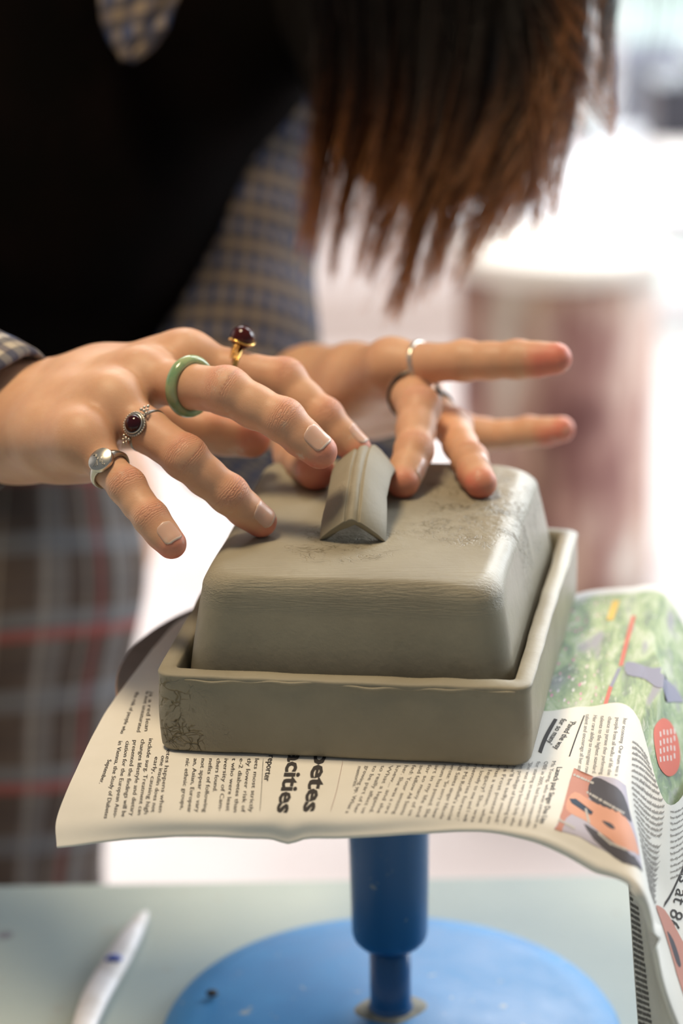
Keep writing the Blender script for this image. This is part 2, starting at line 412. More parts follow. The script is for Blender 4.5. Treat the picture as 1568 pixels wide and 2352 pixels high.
#@@DISH
# ================================================================== clay dish
YAW = math.radians(-8.5); OX, OY = -.0015, .8235
EX = np.array([math.cos(YAW), math.sin(YAW)]); EY = np.array([-math.sin(YAW), math.cos(YAW)])
def L2W(x, y, z):
    x = x+np.maximum(x, 0)/.0735*.010*np.clip(y/.19, 0, 1.2)
    return np.stack([OX+x*EX[0]+y*EY[0], OY+x*EX[1]+y*EY[1], z+0*x], -1)
def rrect(x0, x1, y0, y1, rad, n=10, m=16):
    """rounded rectangle, counter-clockwise, same vertex count for all sizes"""
    pts = []; rad = min(rad, (x1-x0)/2-1e-5, (y1-y0)/2-1e-5)
    cs = [(x1-rad, y0+rad, -90), (x1-rad, y1-rad, 0), (x0+rad, y1-rad, 90), (x0+rad, y0+rad, 180)]
    for ci, (cx, cy, a0) in enumerate(cs):
        for k in range(n+1):
            a = math.radians(a0+90*k/n); pts.append((cx+rad*math.cos(a), cy+rad*math.sin(a)))
        nx = cs[(ci+1) % 4]; a = math.radians(a0+90); p = pts[-1]
        b = math.radians(nx[2]); q = (nx[0]+rad*math.cos(b), nx[1]+rad*math.sin(b))
        for k in range(1, m): pts.append((p[0]+(q[0]-p[0])*k/m, p[1]+(q[1]-p[1])*k/m))
    return np.array(pts)
def vnoise(p, fr, seed=0):
    r_ = np.random.default_rng(seed); o = 0
    for k in range(6):
        d = r_.normal(size=3); d /= np.linalg.norm(d); o = o+np.sin(p@(d*fr*(.6+.25*k))+r_.uniform(0, 6))
    return o/4
def loft(rings, name, material, parent, disp=0., fr=120, seed=1):
    n = len(rings[0]); V = np.concatenate(rings); F = []
    for j in range(len(rings)-1):
        for i in range(n):
            k = (i+1) % n; F.append((j*n+i, j*n+k, (j+1)*n+k, (j+1)*n+i))
    F.append(tuple(range(n))[::-1]); F.append(tuple((len(rings)-1)*n+i for i in range(n)))
    if disp:
        V = V+disp*np.stack([vnoise(V, fr, seed), vnoise(V, fr, seed+1), vnoise(V, fr, seed+2)], -1)
    return V, F
def clay_mat(name, crack_c=None, crack_r=.03, brush=False, wet=None, patches=()):
    m = mat(name, (.33, .29, .205), .55, .4); t = NT(m); o = t.obj()
    n0 = t.noise(18, 5, .6); n1 = t.noise(260, 4, .6); n3 = t.noise(60, 5, .65)
    c = t.mix(t.mapr(n0, .35, .65), (.258, .229, .168), (.312, .279, .206))
    c = t.mix(t.math('MULTIPLY', t.mapr(n3, .60, .72), .35), c, (.20, .175, .12))
    nb = t.bump(n1, .12, .0006); nb = t.bump(n3, .25, .0012, nb)
    xyz = t.sep(o)
    if crack_c is not None:
        for cc, cr, sc_, st in crack_c:
            vm = t.n('VectorMath', operation='DISTANCE'); t.l(o, vm.inputs[0]); vm.inputs[1].default_value = tuple(cc)
            mask = t.mapr(t.math('ADD', vm.outputs['Value'], t.math('MULTIPLY', t.math('SUBTRACT', n3, .5), .03)), cr, cr*.55, 0, 1, True)
            wv = t.n('Mapping'); wv.inputs['Scale'].default_value = st
            add = t.n('VectorMath', operation='ADD'); nz = t.n('TexNoise'); nz.inputs['Scale'].default_value = 110; t.l(o, nz.inputs['Vector'])
            sca = t.n('VectorMath', operation='SCALE'); sca.inputs['Scale'].default_value = .012; t.l(nz.outputs['Color'], sca.inputs[0])
            t.l(o, add.inputs[0]); t.l(sca.outputs[0], add.inputs[1]); t.l(add.outputs[0], wv.inputs[0])
            vo = t.n('TexVoronoi', feature='DISTANCE_TO_EDGE'); vo.inputs['Scale'].default_value = sc_; t.l(wv.outputs[0], vo.inputs['Vector'])
            gate = t.mapr(t.noise(70, 4, .6, dist=.6), .46, .58)
            ln = t.math('MULTIPLY', t.math('MULTIPLY', t.mapr(vo.outputs['Distance'], .09, .0), mask), gate)
            c = t.mix(t.math('MULTIPLY', t.mapr(ln, .2, .8), .8), c, (.17, .135, .07))
            nb = t.bump(t.math('MULTIPLY', ln, -1.), .7, .0007, nb)
            nb = t.bump(t.math('MULTIPLY', mask, t.noise(170, 4, .7)), .55, .0011, nb)
    if brush:
        st = t.noise(1, 3, .7, stretch=(8, 900, 1500)); nb = t.bump(t.math('MULTIPLY', st, brush_mask(t, xyz)), .8, .0008, nb)
        c = t.mix(t.math('MULTIPLY', t.math('MULTIPLY', t.mapr(st, .55, .7), brush_mask(t, xyz)), .25), c, (.46, .42, .32))
    t.base(c); t.normal(nb)
    if wet: t.rough(t.math('ADD', t.mapr(xyz[0], wet[0], wet[1], .60, .30, True), t.math('MULTIPLY', n0, .06)))
    else: t.b.inputs['Roughness'].default_value = .6
    return m
def brush_mask(t, xyz):
    a = t.mapr(t.math('ADD', xyz[1], t.math('MULTIPLY', xyz[0], .149)), .868, .845, 0, 1, True)
    return t.math('MULTIPLY', a, t.mapr(xyz[2], .244, .252, 0, 1, True))
ZT = .1902; H_T = .0335
m_tray = clay_mat('tray_clay', [((-.066, .835, .204), .022, 170, (1, 1, 1)), ((-.062, .83, .196), .02, 260, (1, 1, 1))], wet=(.04, .11))
m_lid = clay_mat('lid_clay', [((.052, .905, .262), .034, 420, (.7, 1.3, .6)), ((.0, .885, .262), .030, 420, (.6, 1.4, .6)), ((.078, .91, .245), .025, 330, (1, 1, .6)), ((.066, .95, .26), .045, 300, (1.2, .8, 1))], brush=True, wet=(.02, .07))
m_hand = clay_mat('handle_clay', [((.005, .90, .27), .012, 260, (1, 1, 1))])
dish = empty('clay_tray', L2W(np.array(0.), np.array(.09), np.array(ZT))); tag(dish, 'grey-brown unfired clay tray holding the loaf-shaped lid, on newspaper', 'tray')
TW, TL, TT = .0735, .187, .0066
rings = []
def tr(inset, z, rad=.0065, dz=0): 
    p = rrect(-TW+inset, TW-inset, inset, TL-inset, max(rad-inset*.6, .003), 10, 26); 
    zz = np.full(len(p), ZT+z)
    if dz: zz = zz+dz*(vnoise(np.c_[p, zz], 70, 9)+.5*vnoise(np.c_[p, zz], 260, 4))
    return L2W(p[:, 0], p[:, 1], zz)
rings.append(tr(.003, 0)); rings.append(tr(.0008, .0006)); rings.append(tr(0, .002))
for z in np.linspace(.004, H_T-.003, 9): rings.append(tr(-.0006*math.sin(z/H_T*3), z))
rings.append(tr(-.0006, H_T-.0007, dz=.0005)); rings.append(tr(-.0003, H_T-.0001, dz=.0005)); rings.append(tr(.0005, H_T+.0003, dz=.0005))
rings.append(tr(TT*.5, H_T+.0005, dz=.0006)); rings.append(tr(TT-.0006, H_T+.0003, dz=.0005)); rings.append(tr(TT, H_T-.0004, dz=.0005)); rings.append(tr(TT+.0002, H_T-.003))
for z in (.022, .014, .008): rings.append(tr(TT+.0003, z))
rings.append(tr(TT+.002, .0055)); rings.append(tr(.02, .005)); rings.append(tr(.05, .005))
V, F = loft(rings, 'tray', m_tray, dish, .00035, 150, 3)
tray = mesh_obj('tray_body', V, F, m_tray, dish)
# thin overhanging lip peeled along the rim front
pts = []
for x in np.linspace(-.062, .068, 60):
    pts.append(L2W(np.array(x), np.array(-.0004-.0003*math.sin(x*210)), np.array(ZT+H_T-.0018-.0005*math.sin(x*90)+.0003*math.sin(x*400))))
V, F = tube(pts, [.0004+.0003*math.sin(i*.23)**2 for i in range(60)], 8)
mesh_obj('rim_lip', V, F, m_tray, dish)

# lid
lid = empty('butter_dish_cover', L2W(np.array(0.), np.array(.095), np.array(ZT+.005))); tag(lid, 'loaf-shaped grey clay lid with rounded edges, set in the clay tray', 'lid')
ZL0, ZL1 = ZT+.0052, .2592
rings = []
def lr(side, front, z, rad):
    p = rrect(-.0662+side, .0668-side*1.05, .0115+front, .1795-front, rad, 12, 30)
    return L2W(p[:, 0], p[:, 1], np.full(len(p), z))
rings.append(lr(.006, .006, ZL0, .008)); rings.append(lr(.0003, .0003, ZL0, .012)); 
N = 12; ER = .0085
for k in range(N+1):
    tt = k/N; z = ZL0+.001+(ZL1-ER-ZL0-.001)*tt
    rings.append(lr(.0068*tt**1.6, .0042*tt**1.5, z, .013))
sd, fd = .0068, .0042
for k in range(1, 11):
    a = math.pi/2*k/10; rings.append(lr(sd+ER*1.05*(1-math.cos(a)), fd+ER*.62*(1-math.cos(a)), ZL1-ER+ER*math.sin(a), .013+.001*k/10))
sd += ER*1.05; fd += ER*.62
for k in range(1, 16):
    tt = k/16; w_ = (.0665-sd)*(1-tt); rings.append(lr(sd+(.0662-sd)*tt*.99, fd+(.083-fd)*tt*.99, ZL1+.0006*math.sin(tt*1.5), max(.014*(1-tt), .0004)))
V, F = loft(rings, 'lid', m_lid, lid, .00045, 90, 5)
lidm = mesh_obj('lid_body', V, F, m_lid, lid)

# winged handle: roof-section strip arched over the lid
top = [(-.0130, -.0035), (-.0118, -.0012), (-.0085, .0022), (-.0050, .0052), (-.0030, .0066), (-.0021, .0058), (-.0012, .0072), (.0004, .0076), (.0016, .0072), (.0026, .0060), (.0036, .0068), (.0065, .0045), (.0100, .0008), (.0122, -.0022), (.0132, -.0040)]
bot = [(.0124, -.0062), (.0098, -.0040), (.0062, -.0006), (.0030, .0018), (.0006, .0036), (-.0024, .0016), (-.006, -.0010), (-.0095, -.0042), (-.0118, -.0060)]
prof = np.array(top+bot); n = len(prof)
A = PZ(809, 1212, .2655); Bk = PZ(833, 1062, .2800)
path = []
dirh = nrm((Bk-A)*np.array([1, 1, 0]))
Lh = np.linalg.norm((Bk-A)[:2])
for k in range(22):
    q = k/21*1.75; h_ = (.0149)*math.sin(min(q, 1.75)/1.75*math.pi)**.8 if q > 0 else 0
    path.append(A+dirh*Lh*q+np.array([0, 0, h_]))
V = []; F = []
for i, p in enumerate(path):
    tt = nrm(path[min(i+1, 21)]-path[max(i-1, 0)]); s_ = nrm(np.cross(tt, [0, 0, 1.])); up = nrm(np.cross(s_, tt))
    sk = 1+.05*math.cos(i*.5)*(1 if i < 6 else .4)
    for k, (x, z) in enumerate(prof):
        pull = -.0045*abs(x)/.013 if i == 0 else 0          # feet stick forward at the cut end
        V.append(p+s_*x*sk*(1-.05*i/21)+up*z+tt*pull+rng.normal(0, .00008, 3))
for i in range(21):
    for k in range(n): F.append((i*n+k, (i+1)*n+k, (i+1)*n+(k+1) % n, i*n+(k+1) % n))
F.append(tuple(range(n))); F.append(tuple(21*n+k for k in range(n))[::-1])
ho = mesh_obj('handle', V, F, m_hand, lid); tag(ho, 'small winged handle with a centre groove'); bevel(ho, .0005, 2); ho.modifiers['bevel'].angle_limit = math.radians(45)
#@@PAPER
# ================================================================== newspaper
def crm(a, b, c, d, t): return .5*((2*b)+(-a+c)*t+(2*a-5*b+4*c-d)*t*t+(-a+3*b-3*c+d)*t**3)
class Sheet:
    """bicubic sheet through a net of control points [row][col]; row 0 is the far edge"""
    def __init__(s, net, ns=12, nt=12, crinkle=.0003, seed=1, roll=0, limit=None):
        G = np.array([[PZ(q[0], q[1], q[2]) if len(q) == 3 else P(q[0], q[1], q[3]) for q in row] for row in net])
        R, Cn, _ = G.shape; s.R = R; s.C = Cn
        def up(G, n):
            Gp = np.concatenate([2*G[:1]-G[1:2], G, 2*G[-1:]-G[-2:-1]]); out = []
            for i in range(len(G)-1):
                for k in range(n):
                    out.append(crm(Gp[i], Gp[i+1], Gp[i+2], Gp[i+3], k/n))
            out.append(G[-1]); return np.array(out)
        D = up(G, nt); D = up(D.transpose(1, 0, 2), ns).transpose(1, 0, 2)
        s.D = D; s.nt, s.ns = nt, ns
        if crinkle:
            Q = D.reshape(-1, 3); z = crinkle*(vnoise(Q, 90, seed)+.6*vnoise(Q, 230, seed+3)); 
            fl = 1.0
            z = z.reshape(D.shape[:2])
            under = ((D[..., 2] > .1885) & (np.hypot(D[..., 0]-WC[0], D[..., 1]-WC[1]) < .118))
            z = np.where(under, z*.0, z)
            D[..., 2] += z
        rr = np.hypot(D[..., 0]-WC[0], D[..., 1]-WC[1]); D[..., 2] = np.where(rr < .1195, np.maximum(D[..., 2], .1886), D[..., 2])
        s.nrm()
    def nrm(s):
        D = s.D; du = np.gradient(D, axis=1); dv = np.gradient(D, axis=0); n = np.cross(dv, du)
        n /= np.maximum(np.linalg.norm(n, axis=-1, keepdims=True), 1e-9)
        s.N = n*np.where(((CAM-D)*n).sum(-1, keepdims=True) > 0, 1, -1)
        rel = D-CAM; d = rel@FW; s.px = 784+FPX*(rel@RT)/d; s.py = 1176-FPX*(rel@UP)/d
    def inv(s, x, y):
        """(s,t) of the sheet point seen at a pixel: nearest vertex then one Newton step"""
        i, j = np.unravel_index(np.argmin((s.px-x)**2+(s.py-y)**2), s.px.shape); q = np.array([float(j), float(i)])
        R_, C_ = s.px.shape
        for _ in range(6):
            j0 = int(np.clip(q[0], 0, C_-2)); i0 = int(np.clip(q[1], 0, R_-2)); a = q[0]-j0; b = q[1]-i0; e = []; J = []
            for A in (s.px, s.py):
                p00, p01, p10, p11 = A[i0, j0], A[i0, j0+1], A[i0+1, j0], A[i0+1, j0+1]
                e.append(p00*(1-a)*(1-b)+p01*a*(1-b)+p10*(1-a)*b+p11*a*b); J.append([(p01-p00)*(1-b)+(p11-p10)*b, (p10-p00)*(1-a)+(p11-p01)*a])
            J = np.array(J)
            if abs(np.linalg.det(J)) < 1e-6: break
            q = q+np.clip(np.linalg.solve(J, [x-e[0], y-e[1]]), -1.5, 1.5)
        return q
    def at(s, st, eps):
        j = np.clip(st[:, 0], 0, s.D.shape[1]-1.001); i = np.clip(st[:, 1], 0, s.D.shape[0]-1.001)
        j0 = j.astype(int); i0 = i.astype(int); a = (j-j0)[:, None]; b = (i-i0)[:, None]
        def f(A): return (A[i0, j0]*(1-a)+A[i0, j0+1]*a)*(1-b)+(A[i0+1, j0]*(1-a)+A[i0+1, j0+1]*a)*b
        return f(s.D)+f(s.N)*eps
    def build(s, name, mt, parent, roll=0., skip=None):
        D = s.D; R, Cn = D.shape[:2]; rows = [D[i] for i in range(R)]
        if roll:
            out = D[-1]-D[-3]; out /= np.linalg.norm(out, axis=-1, keepdims=True)
            dn = -s.N[-1]
            rr = roll if np.ndim(roll) == 0 else np.interp(np.linspace(0, 1, Cn), *roll)[:, None]
            for k in range(1, 9):
                a = math.pi*k/8; rows.append(D[-1]+out*rr*math.sin(a)+dn*rr*(1-math.cos(a)))
            for q in (2, 5, 9, 13): rows.append(D[-1-q]-s.N[-1-q]*(2*rr+.0001*q))
        A = np.array(rows); V = A.reshape(-1, 3); F = []
        for i in range(len(rows)-1):
            for j in range(Cn-1): F.append((i*Cn+j, (i+1)*Cn+j, (i+1)*Cn+j+1, i*Cn+j+1))
        S_, T_ = np.meshgrid(np.arange(Cn)/s.ns, np.arange(len(rows))/s.nt)
        o = mesh_obj(name, V, F, mt, parent, attrs={'st': np.stack([S_.ravel(), T_.ravel(), 0*S_.ravel()], -1)})
        return o
m_news = mat('newsprint', (.70, .665, .60), .85, .2); t = NT(m_news)
n1 = t.noise(35, 4, .6); n2 = t.noise(700, 3, .6)
t.base(t.mix(t.mapr(n1, .3, .7), (.73, .705, .65), (.78, .755, .705))); t.normal(t.bump(n2, .08, .0004))
m_ink = mat('news_ink', (.055, .05, .05), .8, .2); m_ink2 = mat('news_ink_grey', (.24, .225, .215), .85, .2); m_inkb = mat('news_ink_body', (.10, .092, .088), .85, .2)
m_red = mat('print_red_line', (.30, .13, .11), .8)
np_ = empty('newspaper', (*WC, .1885)); tag(np_, 'open newspaper with printed columns spread under the clay dish, drooping right', 'newspaper')
f0 = .18955
netA = [
 [(350, 1490, f0), (420, 1420, f0), (520, 1400, f0), (660, 1400, f0), (880, 1400, f0), (1060, 1420, f0), (1200, 1615, .1899), (1340, 1623, .1902), (1454, 1632, .1905), (1540, 1850, .167), (1650, 1650, .150)],
 [(240, 1640, .1893), (340, 1640, f0), (505, 1640, f0), (660, 1640, f0), (890, 1640, f0), (1080, 1640, f0), (1215, 1690, .1897), (1338, 1710, .1898), (1440, 1730, .1898), (1528, 1950, .158), (1650, 1850, .138)],
 [(165, 1790, .184), (325, 1780, .1893), (500, 1780, f0), (660, 1780, f0), (895, 1780, f0), (1095, 1780, f0), (1228, 1790, .1895), (1338, 1800, .1894), (1437, 1815, .1890), (1518, 2050, .149), (1640, 2050, .125)],
 [(130, 1880, .176), (335, 1868, .1845), (498, 1868, .1865), (660, 1870, .1860), (898, 1862, .1872), (1100, 1852, .1882), (1240, 1868, .1882), (1350, 1905, .1862), (1455, 1925, .1835), (1518, 2150, .141), (1625, 2260, .110)],
 [(130, 1942, .169), (345, 1920, .1775), (498, 1917, .1800), (660, 1923, .1785), (900, 1911, .1815), (1103, 1901, .1840), (1250, 1925, .1840), (1365, 1980, .1800), (1478, 2045, .1750), (1530, 2270, .131), (1615, 2480, .095)]]
shA = Sheet(netA, 12, 12, .00035, 2)
# the small pinched dent at the front edge
rel = np.hypot((shA.px-662)/26, (shA.py-1915)/48); shA.D[..., 2] -= .0022*np.exp(-rel**2); shA.nrm()
pA = shA.build('page', m_news, np_, roll=([0, .12, .5, .62, .7, .8, .82, 1], [.0006, .0010, .0010, .0022, .0026, .0022, .0012, .0010]))
tag(pA, 'white printed page under the tray, folded at its front edge')

def text_geo(body, bold=0., size=1.):
    cu = bpy.data.curves.new('t', 'FONT'); cu.body = body; cu.size = 1; cu.resolution_u = 2; cu.offset = bold
    ob = bpy.data.objects.new('t', cu); COL.objects.link(ob)
    me = bpy.data.meshes.new_from_object(ob, depsgraph=DG)
    V = np.zeros(len(me.vertices)*3); me.vertices.foreach_get('co', V); V = V.reshape(-1, 3)[:, :2].copy()
    F = [tuple(p.vertices) for p in me.polygons]
    bpy.data.objects.remove(ob); bpy.data.curves.remove(cu); bpy.data.meshes.remove(me)
    return V, F
DG = bpy.context.evaluated_depsgraph_get()
class Ink:
    def __init__(s, sheet): s.s = sheet; s.V = []; s.F = []; s.M = []
    def st(s, V, F, m):
        n = len(s.V); s.V += list(V); s.F += [tuple(i+n for i in f) for f in F]; s.M += [m]*len(F)
    def block(s, A, B, D, lines, m=0, bold=.0, fill=.74, just=None, eps=.00022, endtext=True):
        """A start of first line (top corner), B its end, D start corner below the last line; all photo pixels"""
        A, B, D = (np.array(q, float) for q in (A, B, D)); rw = (D-A)/len(lines); K = 7
        for k, ln in enumerate(lines):
            if not ln: continue
            V, F = text_geo(ln, bold); w_ = V[:, 0].max(); f = 1.0
            if just is not None: f = just[k] if not np.isscalar(just) else just
            U = V[:, 0]/w_*f; Wv = fill-V[:, 1]*fill*.95; g = np.linspace(0, 1, K)
            T0 = np.array([s.s.inv(*(A+rw*k+(B-A)*u)) for u in g]); T1 = np.array([s.s.inv(*(A+rw*(k+1)+(B-A)*u)) for u in g])
            P0 = np.stack([np.interp(U, g, T0[:, c]) for c in (0, 1)], 1); P1 = np.stack([np.interp(U, g, T1[:, c]) for c in (0, 1)], 1)
            s.st(P0+(P1-P0)*Wv[:, None], F, m)
    def line(s, A, B, wd, m=0):
        a, b = s.s.inv(*A), s.s.inv(*B); c = s.s.inv((A[0]+B[0])/2+wd, (A[1]+B[1])/2); mm = (a+b)/2; w_ = c-mm
        n = 12; V = []; F = []
        for k in range(n+1):
            p = a+(b-a)*k/n; V += [p, p+w_]
        for k in range(n): F.append((2*k, 2*k+1, 2*k+3, 2*k+2))
        s.st(V, F, m)
    def squig(s, A, B, D, nl, m=1, wl=(.05, .14), fill=.5, seed=0):
        r_ = random.Random(seed); a, b, d = (s.s.inv(*q) for q in (A, B, D)); e1 = b-a; e2 = (d-a)/nl
        for k in range(nl):
            u = 0; end = 1 if r_.random() > .12 else r_.uniform(.3, .8)
            while u < end-.02:
                w_ = min(r_.uniform(*wl), end-u); g = 0
                while g < w_-.005:       # short letter-like ticks of uneven height
                    q = r_.uniform(.008, .018); h0 = r_.choice((0, 0, 0, -.22)); h1 = r_.choice((0, 0, 0, .16))
                    p = [(u+g, .2+h0), (u+g+q*.7, .2+h0), (u+g+q*.7, .2+fill+h1), (u+g, .2+fill+h1)]
                    s.st([a+x*e1+(k+y)*e2 for x, y in p], [(0, 1, 2, 3)], m); g += q
                u += w_+.018
    def poly(s, pts, m, n=0):
        """filled outline in photo pixels, smoothed"""
        Q = np.array([s.s.inv(*q) for q in pts])
        if n:
            out = []
            for i in range(len(Q)):
                for k in range(n): out.append(crm(Q[i-1], Q[i], Q[(i+1) % len(Q)], Q[(i+2) % len(Q)], k/n))
            Q = np.array(out)
        from mathutils.geometry import delaunay_2d_cdt
        lo, hi = Q.min(0), Q.max(0); g = [Vector(q) for q in Q]; ne = len(g)
        for x in np.arange(lo[0], hi[0], .7):
            for y in np.arange(lo[1], hi[1], .7): g.append(Vector((x, y)))
        vo, _, fo, *_r = delaunay_2d_cdt(g, [(i, (i+1) % ne) for i in range(ne)], [tuple(range(ne))], 1, 1e-4)
        s.st([np.array(v) for v in vo], [tuple(f) for f in fo], m)
    def build(s, name, mats, parent, eps=.0002):
        st = np.array(s.V); W_ = np.zeros((len(st), 3)); F = s.F
        ev = np.full(len(st), eps)
        for f, m in zip(F, s.M):
            for i in f: ev[i] = eps+s.layer.get(m, 0)
        W_ = s.s.at(st, ev[:, None])
        return mesh_obj(name, W_, F, None, parent, smooth=False, mats=mats, fm=s.M)
    layer = {}

ik = Ink(shA)
# bottom-left column (lines run toward the camera, next line to the left)
colL = ['lets most strictly', 'tly lower risk of', 'e-2 diabetes than', 't who were least', 'iversity of Cam-', 'chers found.', 'nefits of following', 'not appear to vary', 'an, Asian, European', 'nic ethnic groups,']
ik.block((600, 1742), (585, 1866), (424, 1742), colL[:], 2, .006, .80, just=[1, 1, 1, .98, .98, .62, 1, 1, 1.02, .95])
for ln, a_, b_2 in (('diabetes happens when', (402, 1690), (378, 1866)), ('one insulin does not', (385, 1736), (361, 1866)), ('early, causing high', (370, 1738), (345, 1870)), ('include surg. Treatment can', (357, 1696), (330, 1872)), ('changes lifestyle and dietary', (339, 1698), (312, 1874)),
        ('presented the findings will be', (321, 1700), (293, 1876)), ('ciation for the European Asso-', (304, 1702), (274, 1878)), ('in Vienna, the Study of Diabetes', (287, 1702), (253, 1880)), ('September.', (262, 1745), (242, 1800)), ('is a red lean', (358, 1590), (346, 1680)), ('is not unsaturated', (350, 1588), (328, 1682)), ('the risk of people who', (326, 1590), (290, 1686))):
    ik.block(a_, b_2, (a_[0]-17, a_[1]), [ln], 2, .004, .84)
ik.block((640, 1735), (628, 1795), (612, 1735), ['reporter'], 0, .012, .8)
ik.line((603, 1752), (596, 1866), 1.6, 0)
ik.block((799, 1648), (753, 1866), (679, 1648), ['diabetes', 'capacities'], 0, .03, .96)
ik.line((786, 1755), (758, 1866), 2.0, 3)
colR = ['Ms Young, who was awarded an', 'OBE in 2005, had been responsible', 'for starting so many careers, said:', "'She was a very lovely lady who", 'the privilege of knowing her.', "She'll be sadly missed.'", 'Ms Frost posted on', 'what a woman, what', 'a legacy! She was', 'so lovely to me and I will', "memories forever.'", "to Ms Ruffelle's social", 'All Saints singer Nicole', "wrote: 'So sorry to hear", 'mum has passed. She', 'art in my life and', 'for so many of us', "and fellow All Saints", 'fed: Your amazing', 'her. She was a rare', 'knew... and she', 'What a legend.', 'to really affect us', 'to be part of her', "growing up. What a", "memories.'"]
nR = len(colR)
for k, ln in enumerate(colR):
    q = k/(nR-1)
    x0 = 1282-(1282-836)*q; x1 = 1240-(1240-790)*q
    y0 = 1748+ (1752-1748)*min(q*3, 1)+8*q; y1 = 1902-(1902-1868)*min(q*1.3, 1)
    f = 1.0; wdt = 17.2
    if ln == "memories.'": y1 = y0+50; x1 = x0-12
    ik.block((x0, y0), (x1-2, y1), (x0-wdt, y0), [ln], 1, .0, .80)
ik.block((1298, 1762), (1258, 1892), (1278, 1762), ['Launch pad: Singer Dua Lipa'], 0, .006, .95)
ik.block((1330, 1660), (1290, 1725), (1288, 1650), ["'Paved the way", "for so many'"], 0, .008, .92, just=[1, .88])
ik.line((1340, 1644), (1306, 1738), 1.8, 0); ik.line((1272, 1651), (1236, 1726), 6.5, 0)
ik.block((1445, 1652), (1425, 1785), (1342, 1640), ['her economy. Our mum was a', 'people from all walks of life the', 'chance to pursue their performing', 'talents to the highest standard.', 'Her rare ability to recognise raw', 'talent and encourage all her stu-'], 1, .0, .80)
# printed picture of a singer with a microphone
PM = {'pk': 4, 'hair': 5, 'skin': 6, 'mic': 7, 'strap': 8, 'lav': 9, 'skin2': 10}
ik.poly([(1318, 1765), (1365, 1785), (1436, 1805), (1445, 1865), (1462, 1925), (1474, 2000), (1440, 1985), (1380, 1950), (1330, 1922), (1272, 1905)], PM['lav'])
ik.poly([(1318, 1765), (1362, 1785), (1350, 1840), (1300, 1880), (1290, 1912), (1273, 1905)], PM['pk'])
ik.poly([(1362, 1788), (1400, 1800), (1432, 1830), (1448, 1890), (1400, 1860), (1352, 1832)], PM['hair'], 4)
ik.poly([(1320, 1820), (1380, 1850), (1420, 1862), (1450, 1905), (1466, 1965), (1430, 1950), (1395, 1925), (1350, 1890), (1300, 1860)], PM['skin'], 4)
ik.poly([(1340, 1893), (1385, 1918), (1420, 1945), (1468, 1985), (1472, 2000), (1430, 1982), (1380, 1945)], PM['hair'], 3)
ik.poly([(1307, 1836), (1322, 1836), (1362, 1866), (1358, 1873), (1345, 1868), (1312, 1846)], PM['mic'])
ik.poly([(1382, 1886), (1404, 1893), (1412, 1905), (1400, 1903)], PM['hair'], 3)
for (x0, y0, x1, y1) in ((1320, 1782, 1362, 1800), (1350, 1822, 1392, 1846), (1392, 1846, 1430, 1868), (1285, 1885, 1318, 1903), (1375, 1915, 1402, 1938), (1402, 1938, 1436, 1952), (1345, 1860, 1352, 1890)):
    for k in range(9):
        q = k/8+random.uniform(-.03, .03); x = x0+(x1-x0)*q; y = y0+(y1-y0)*q
        ik.poly([(x-3, y-2), (x+2, y-3), (x+3, y+2), (x-2, y+3)], PM['strap'])
# text on the drooping right side
for k in range(26):
    q = k/25; y = 1700+q*330
    xl = np.interp(y, [1700, 1800, 1860, 1925, 2040], [1452, 1450, 1458, 1470, 1492]); yr = y+40; xr = np.interp(yr, [1700, 1850, 1950, 2050, 2150], [1476, 1532, 1522, 1512, 1510])-4
    if xr-xl > 8: ik.squig((xl, y), (xr, yr), (xl-2, y+9), 1, 1, (.12, .3), .36, k)
for k in range(12):
    y = 1860+k*14; ik.squig((1538, y), (1600, y-48), (1540, y+9), 1, 1, (.1, .25), .36, 50+k)
ik.line((1522, 2085), (1590, 1935), 2.5, 0); ik.line((1556, 2140), (1600, 2040), 2.0, 0)
ik.block((1632, 1925), (1574, 2140), (1586, 1908), ['stories at 86'], 0, .0, .95)
ik.poly([(1505, 2080), (1518, 2120), (1540, 2190), (1560, 2260), (1585, 2320), (1600, 2250), (1560, 2150), (1525, 2090)], 4, 3)
ik.poly([(1530, 2140), (1545, 2160), (1562, 2215), (1552, 2212)], 5, 3)
mats = [m_ink, m_ink2, m_inkb, m_red, mat('print_salmon', (.52, .24, .19), .8), mat('print_dark_hair', (.07, .065, .08), .8), mat('print_skin', (.66, .33, .23), .8), mat('print_mic', (.03, .05, .09), .8), mat('print_silver', (.48, .46, .44), .8), mat('print_lavender', (.45, .42, .50), .8), mat('print_lip', (.35, .1, .09), .8)]
ik.layer = {4: .00002, 5: .00006, 6: .00004, 7: .0001, 8: .00012, 10: .00009, 9: 0}
ik.build('print', mats, pA)

# garden picture page underneath on the right
netC = [
 [(1150, 1420, .1890), (1335, 1362, .1900), (1440, 1350, .1925), (1525, 1352, .1900), (1600, 1470, .176), (1720, 1640, .155)],
 [(1150, 1520, .1888), (1318, 1490, .1888), (1430, 1480, .1895), (1512, 1490, .1870), (1592, 1580, .169), (1710, 1740, .145)],
 [(1150, 1700, .1886), (1300, 1660, .1886), (1420, 1660, .1888), (1500, 1665, .1835), (1580, 1730, .161), (1700, 1850, .135)],
 [(1150, 1860, .1880), (1300, 1830, .1880), (1415, 1840, .1862), (1495, 1850, .172), (1565, 1890, .148), (1680, 1960, .122)]]
shC = Sheet(netC, 14, 14, .0003, 8)
m_gar = mat('printed_garden', (.2, .35, .12), .8, .25); t = NT(m_gar); st = t.attr('st', True)
a = t.noise(2.6, 5, .65, vec=st, dist=.6); b_ = t.noise(9, 4, .6, vec=st); e = t.noise(1.6, 2, .5, vec=st); xy = t.sep(st)
c = t.ramp(a, [(.32, (.07, .12, .07)), (.43, (.16, .27, .10)), (.52, (.30, .42, .17)), (.6, (.46, .54, .34)), (.72, (.62, .66, .56))])
c = t.mix(t.mapr(b_, .58, .68), c, (.50, .56, .42))
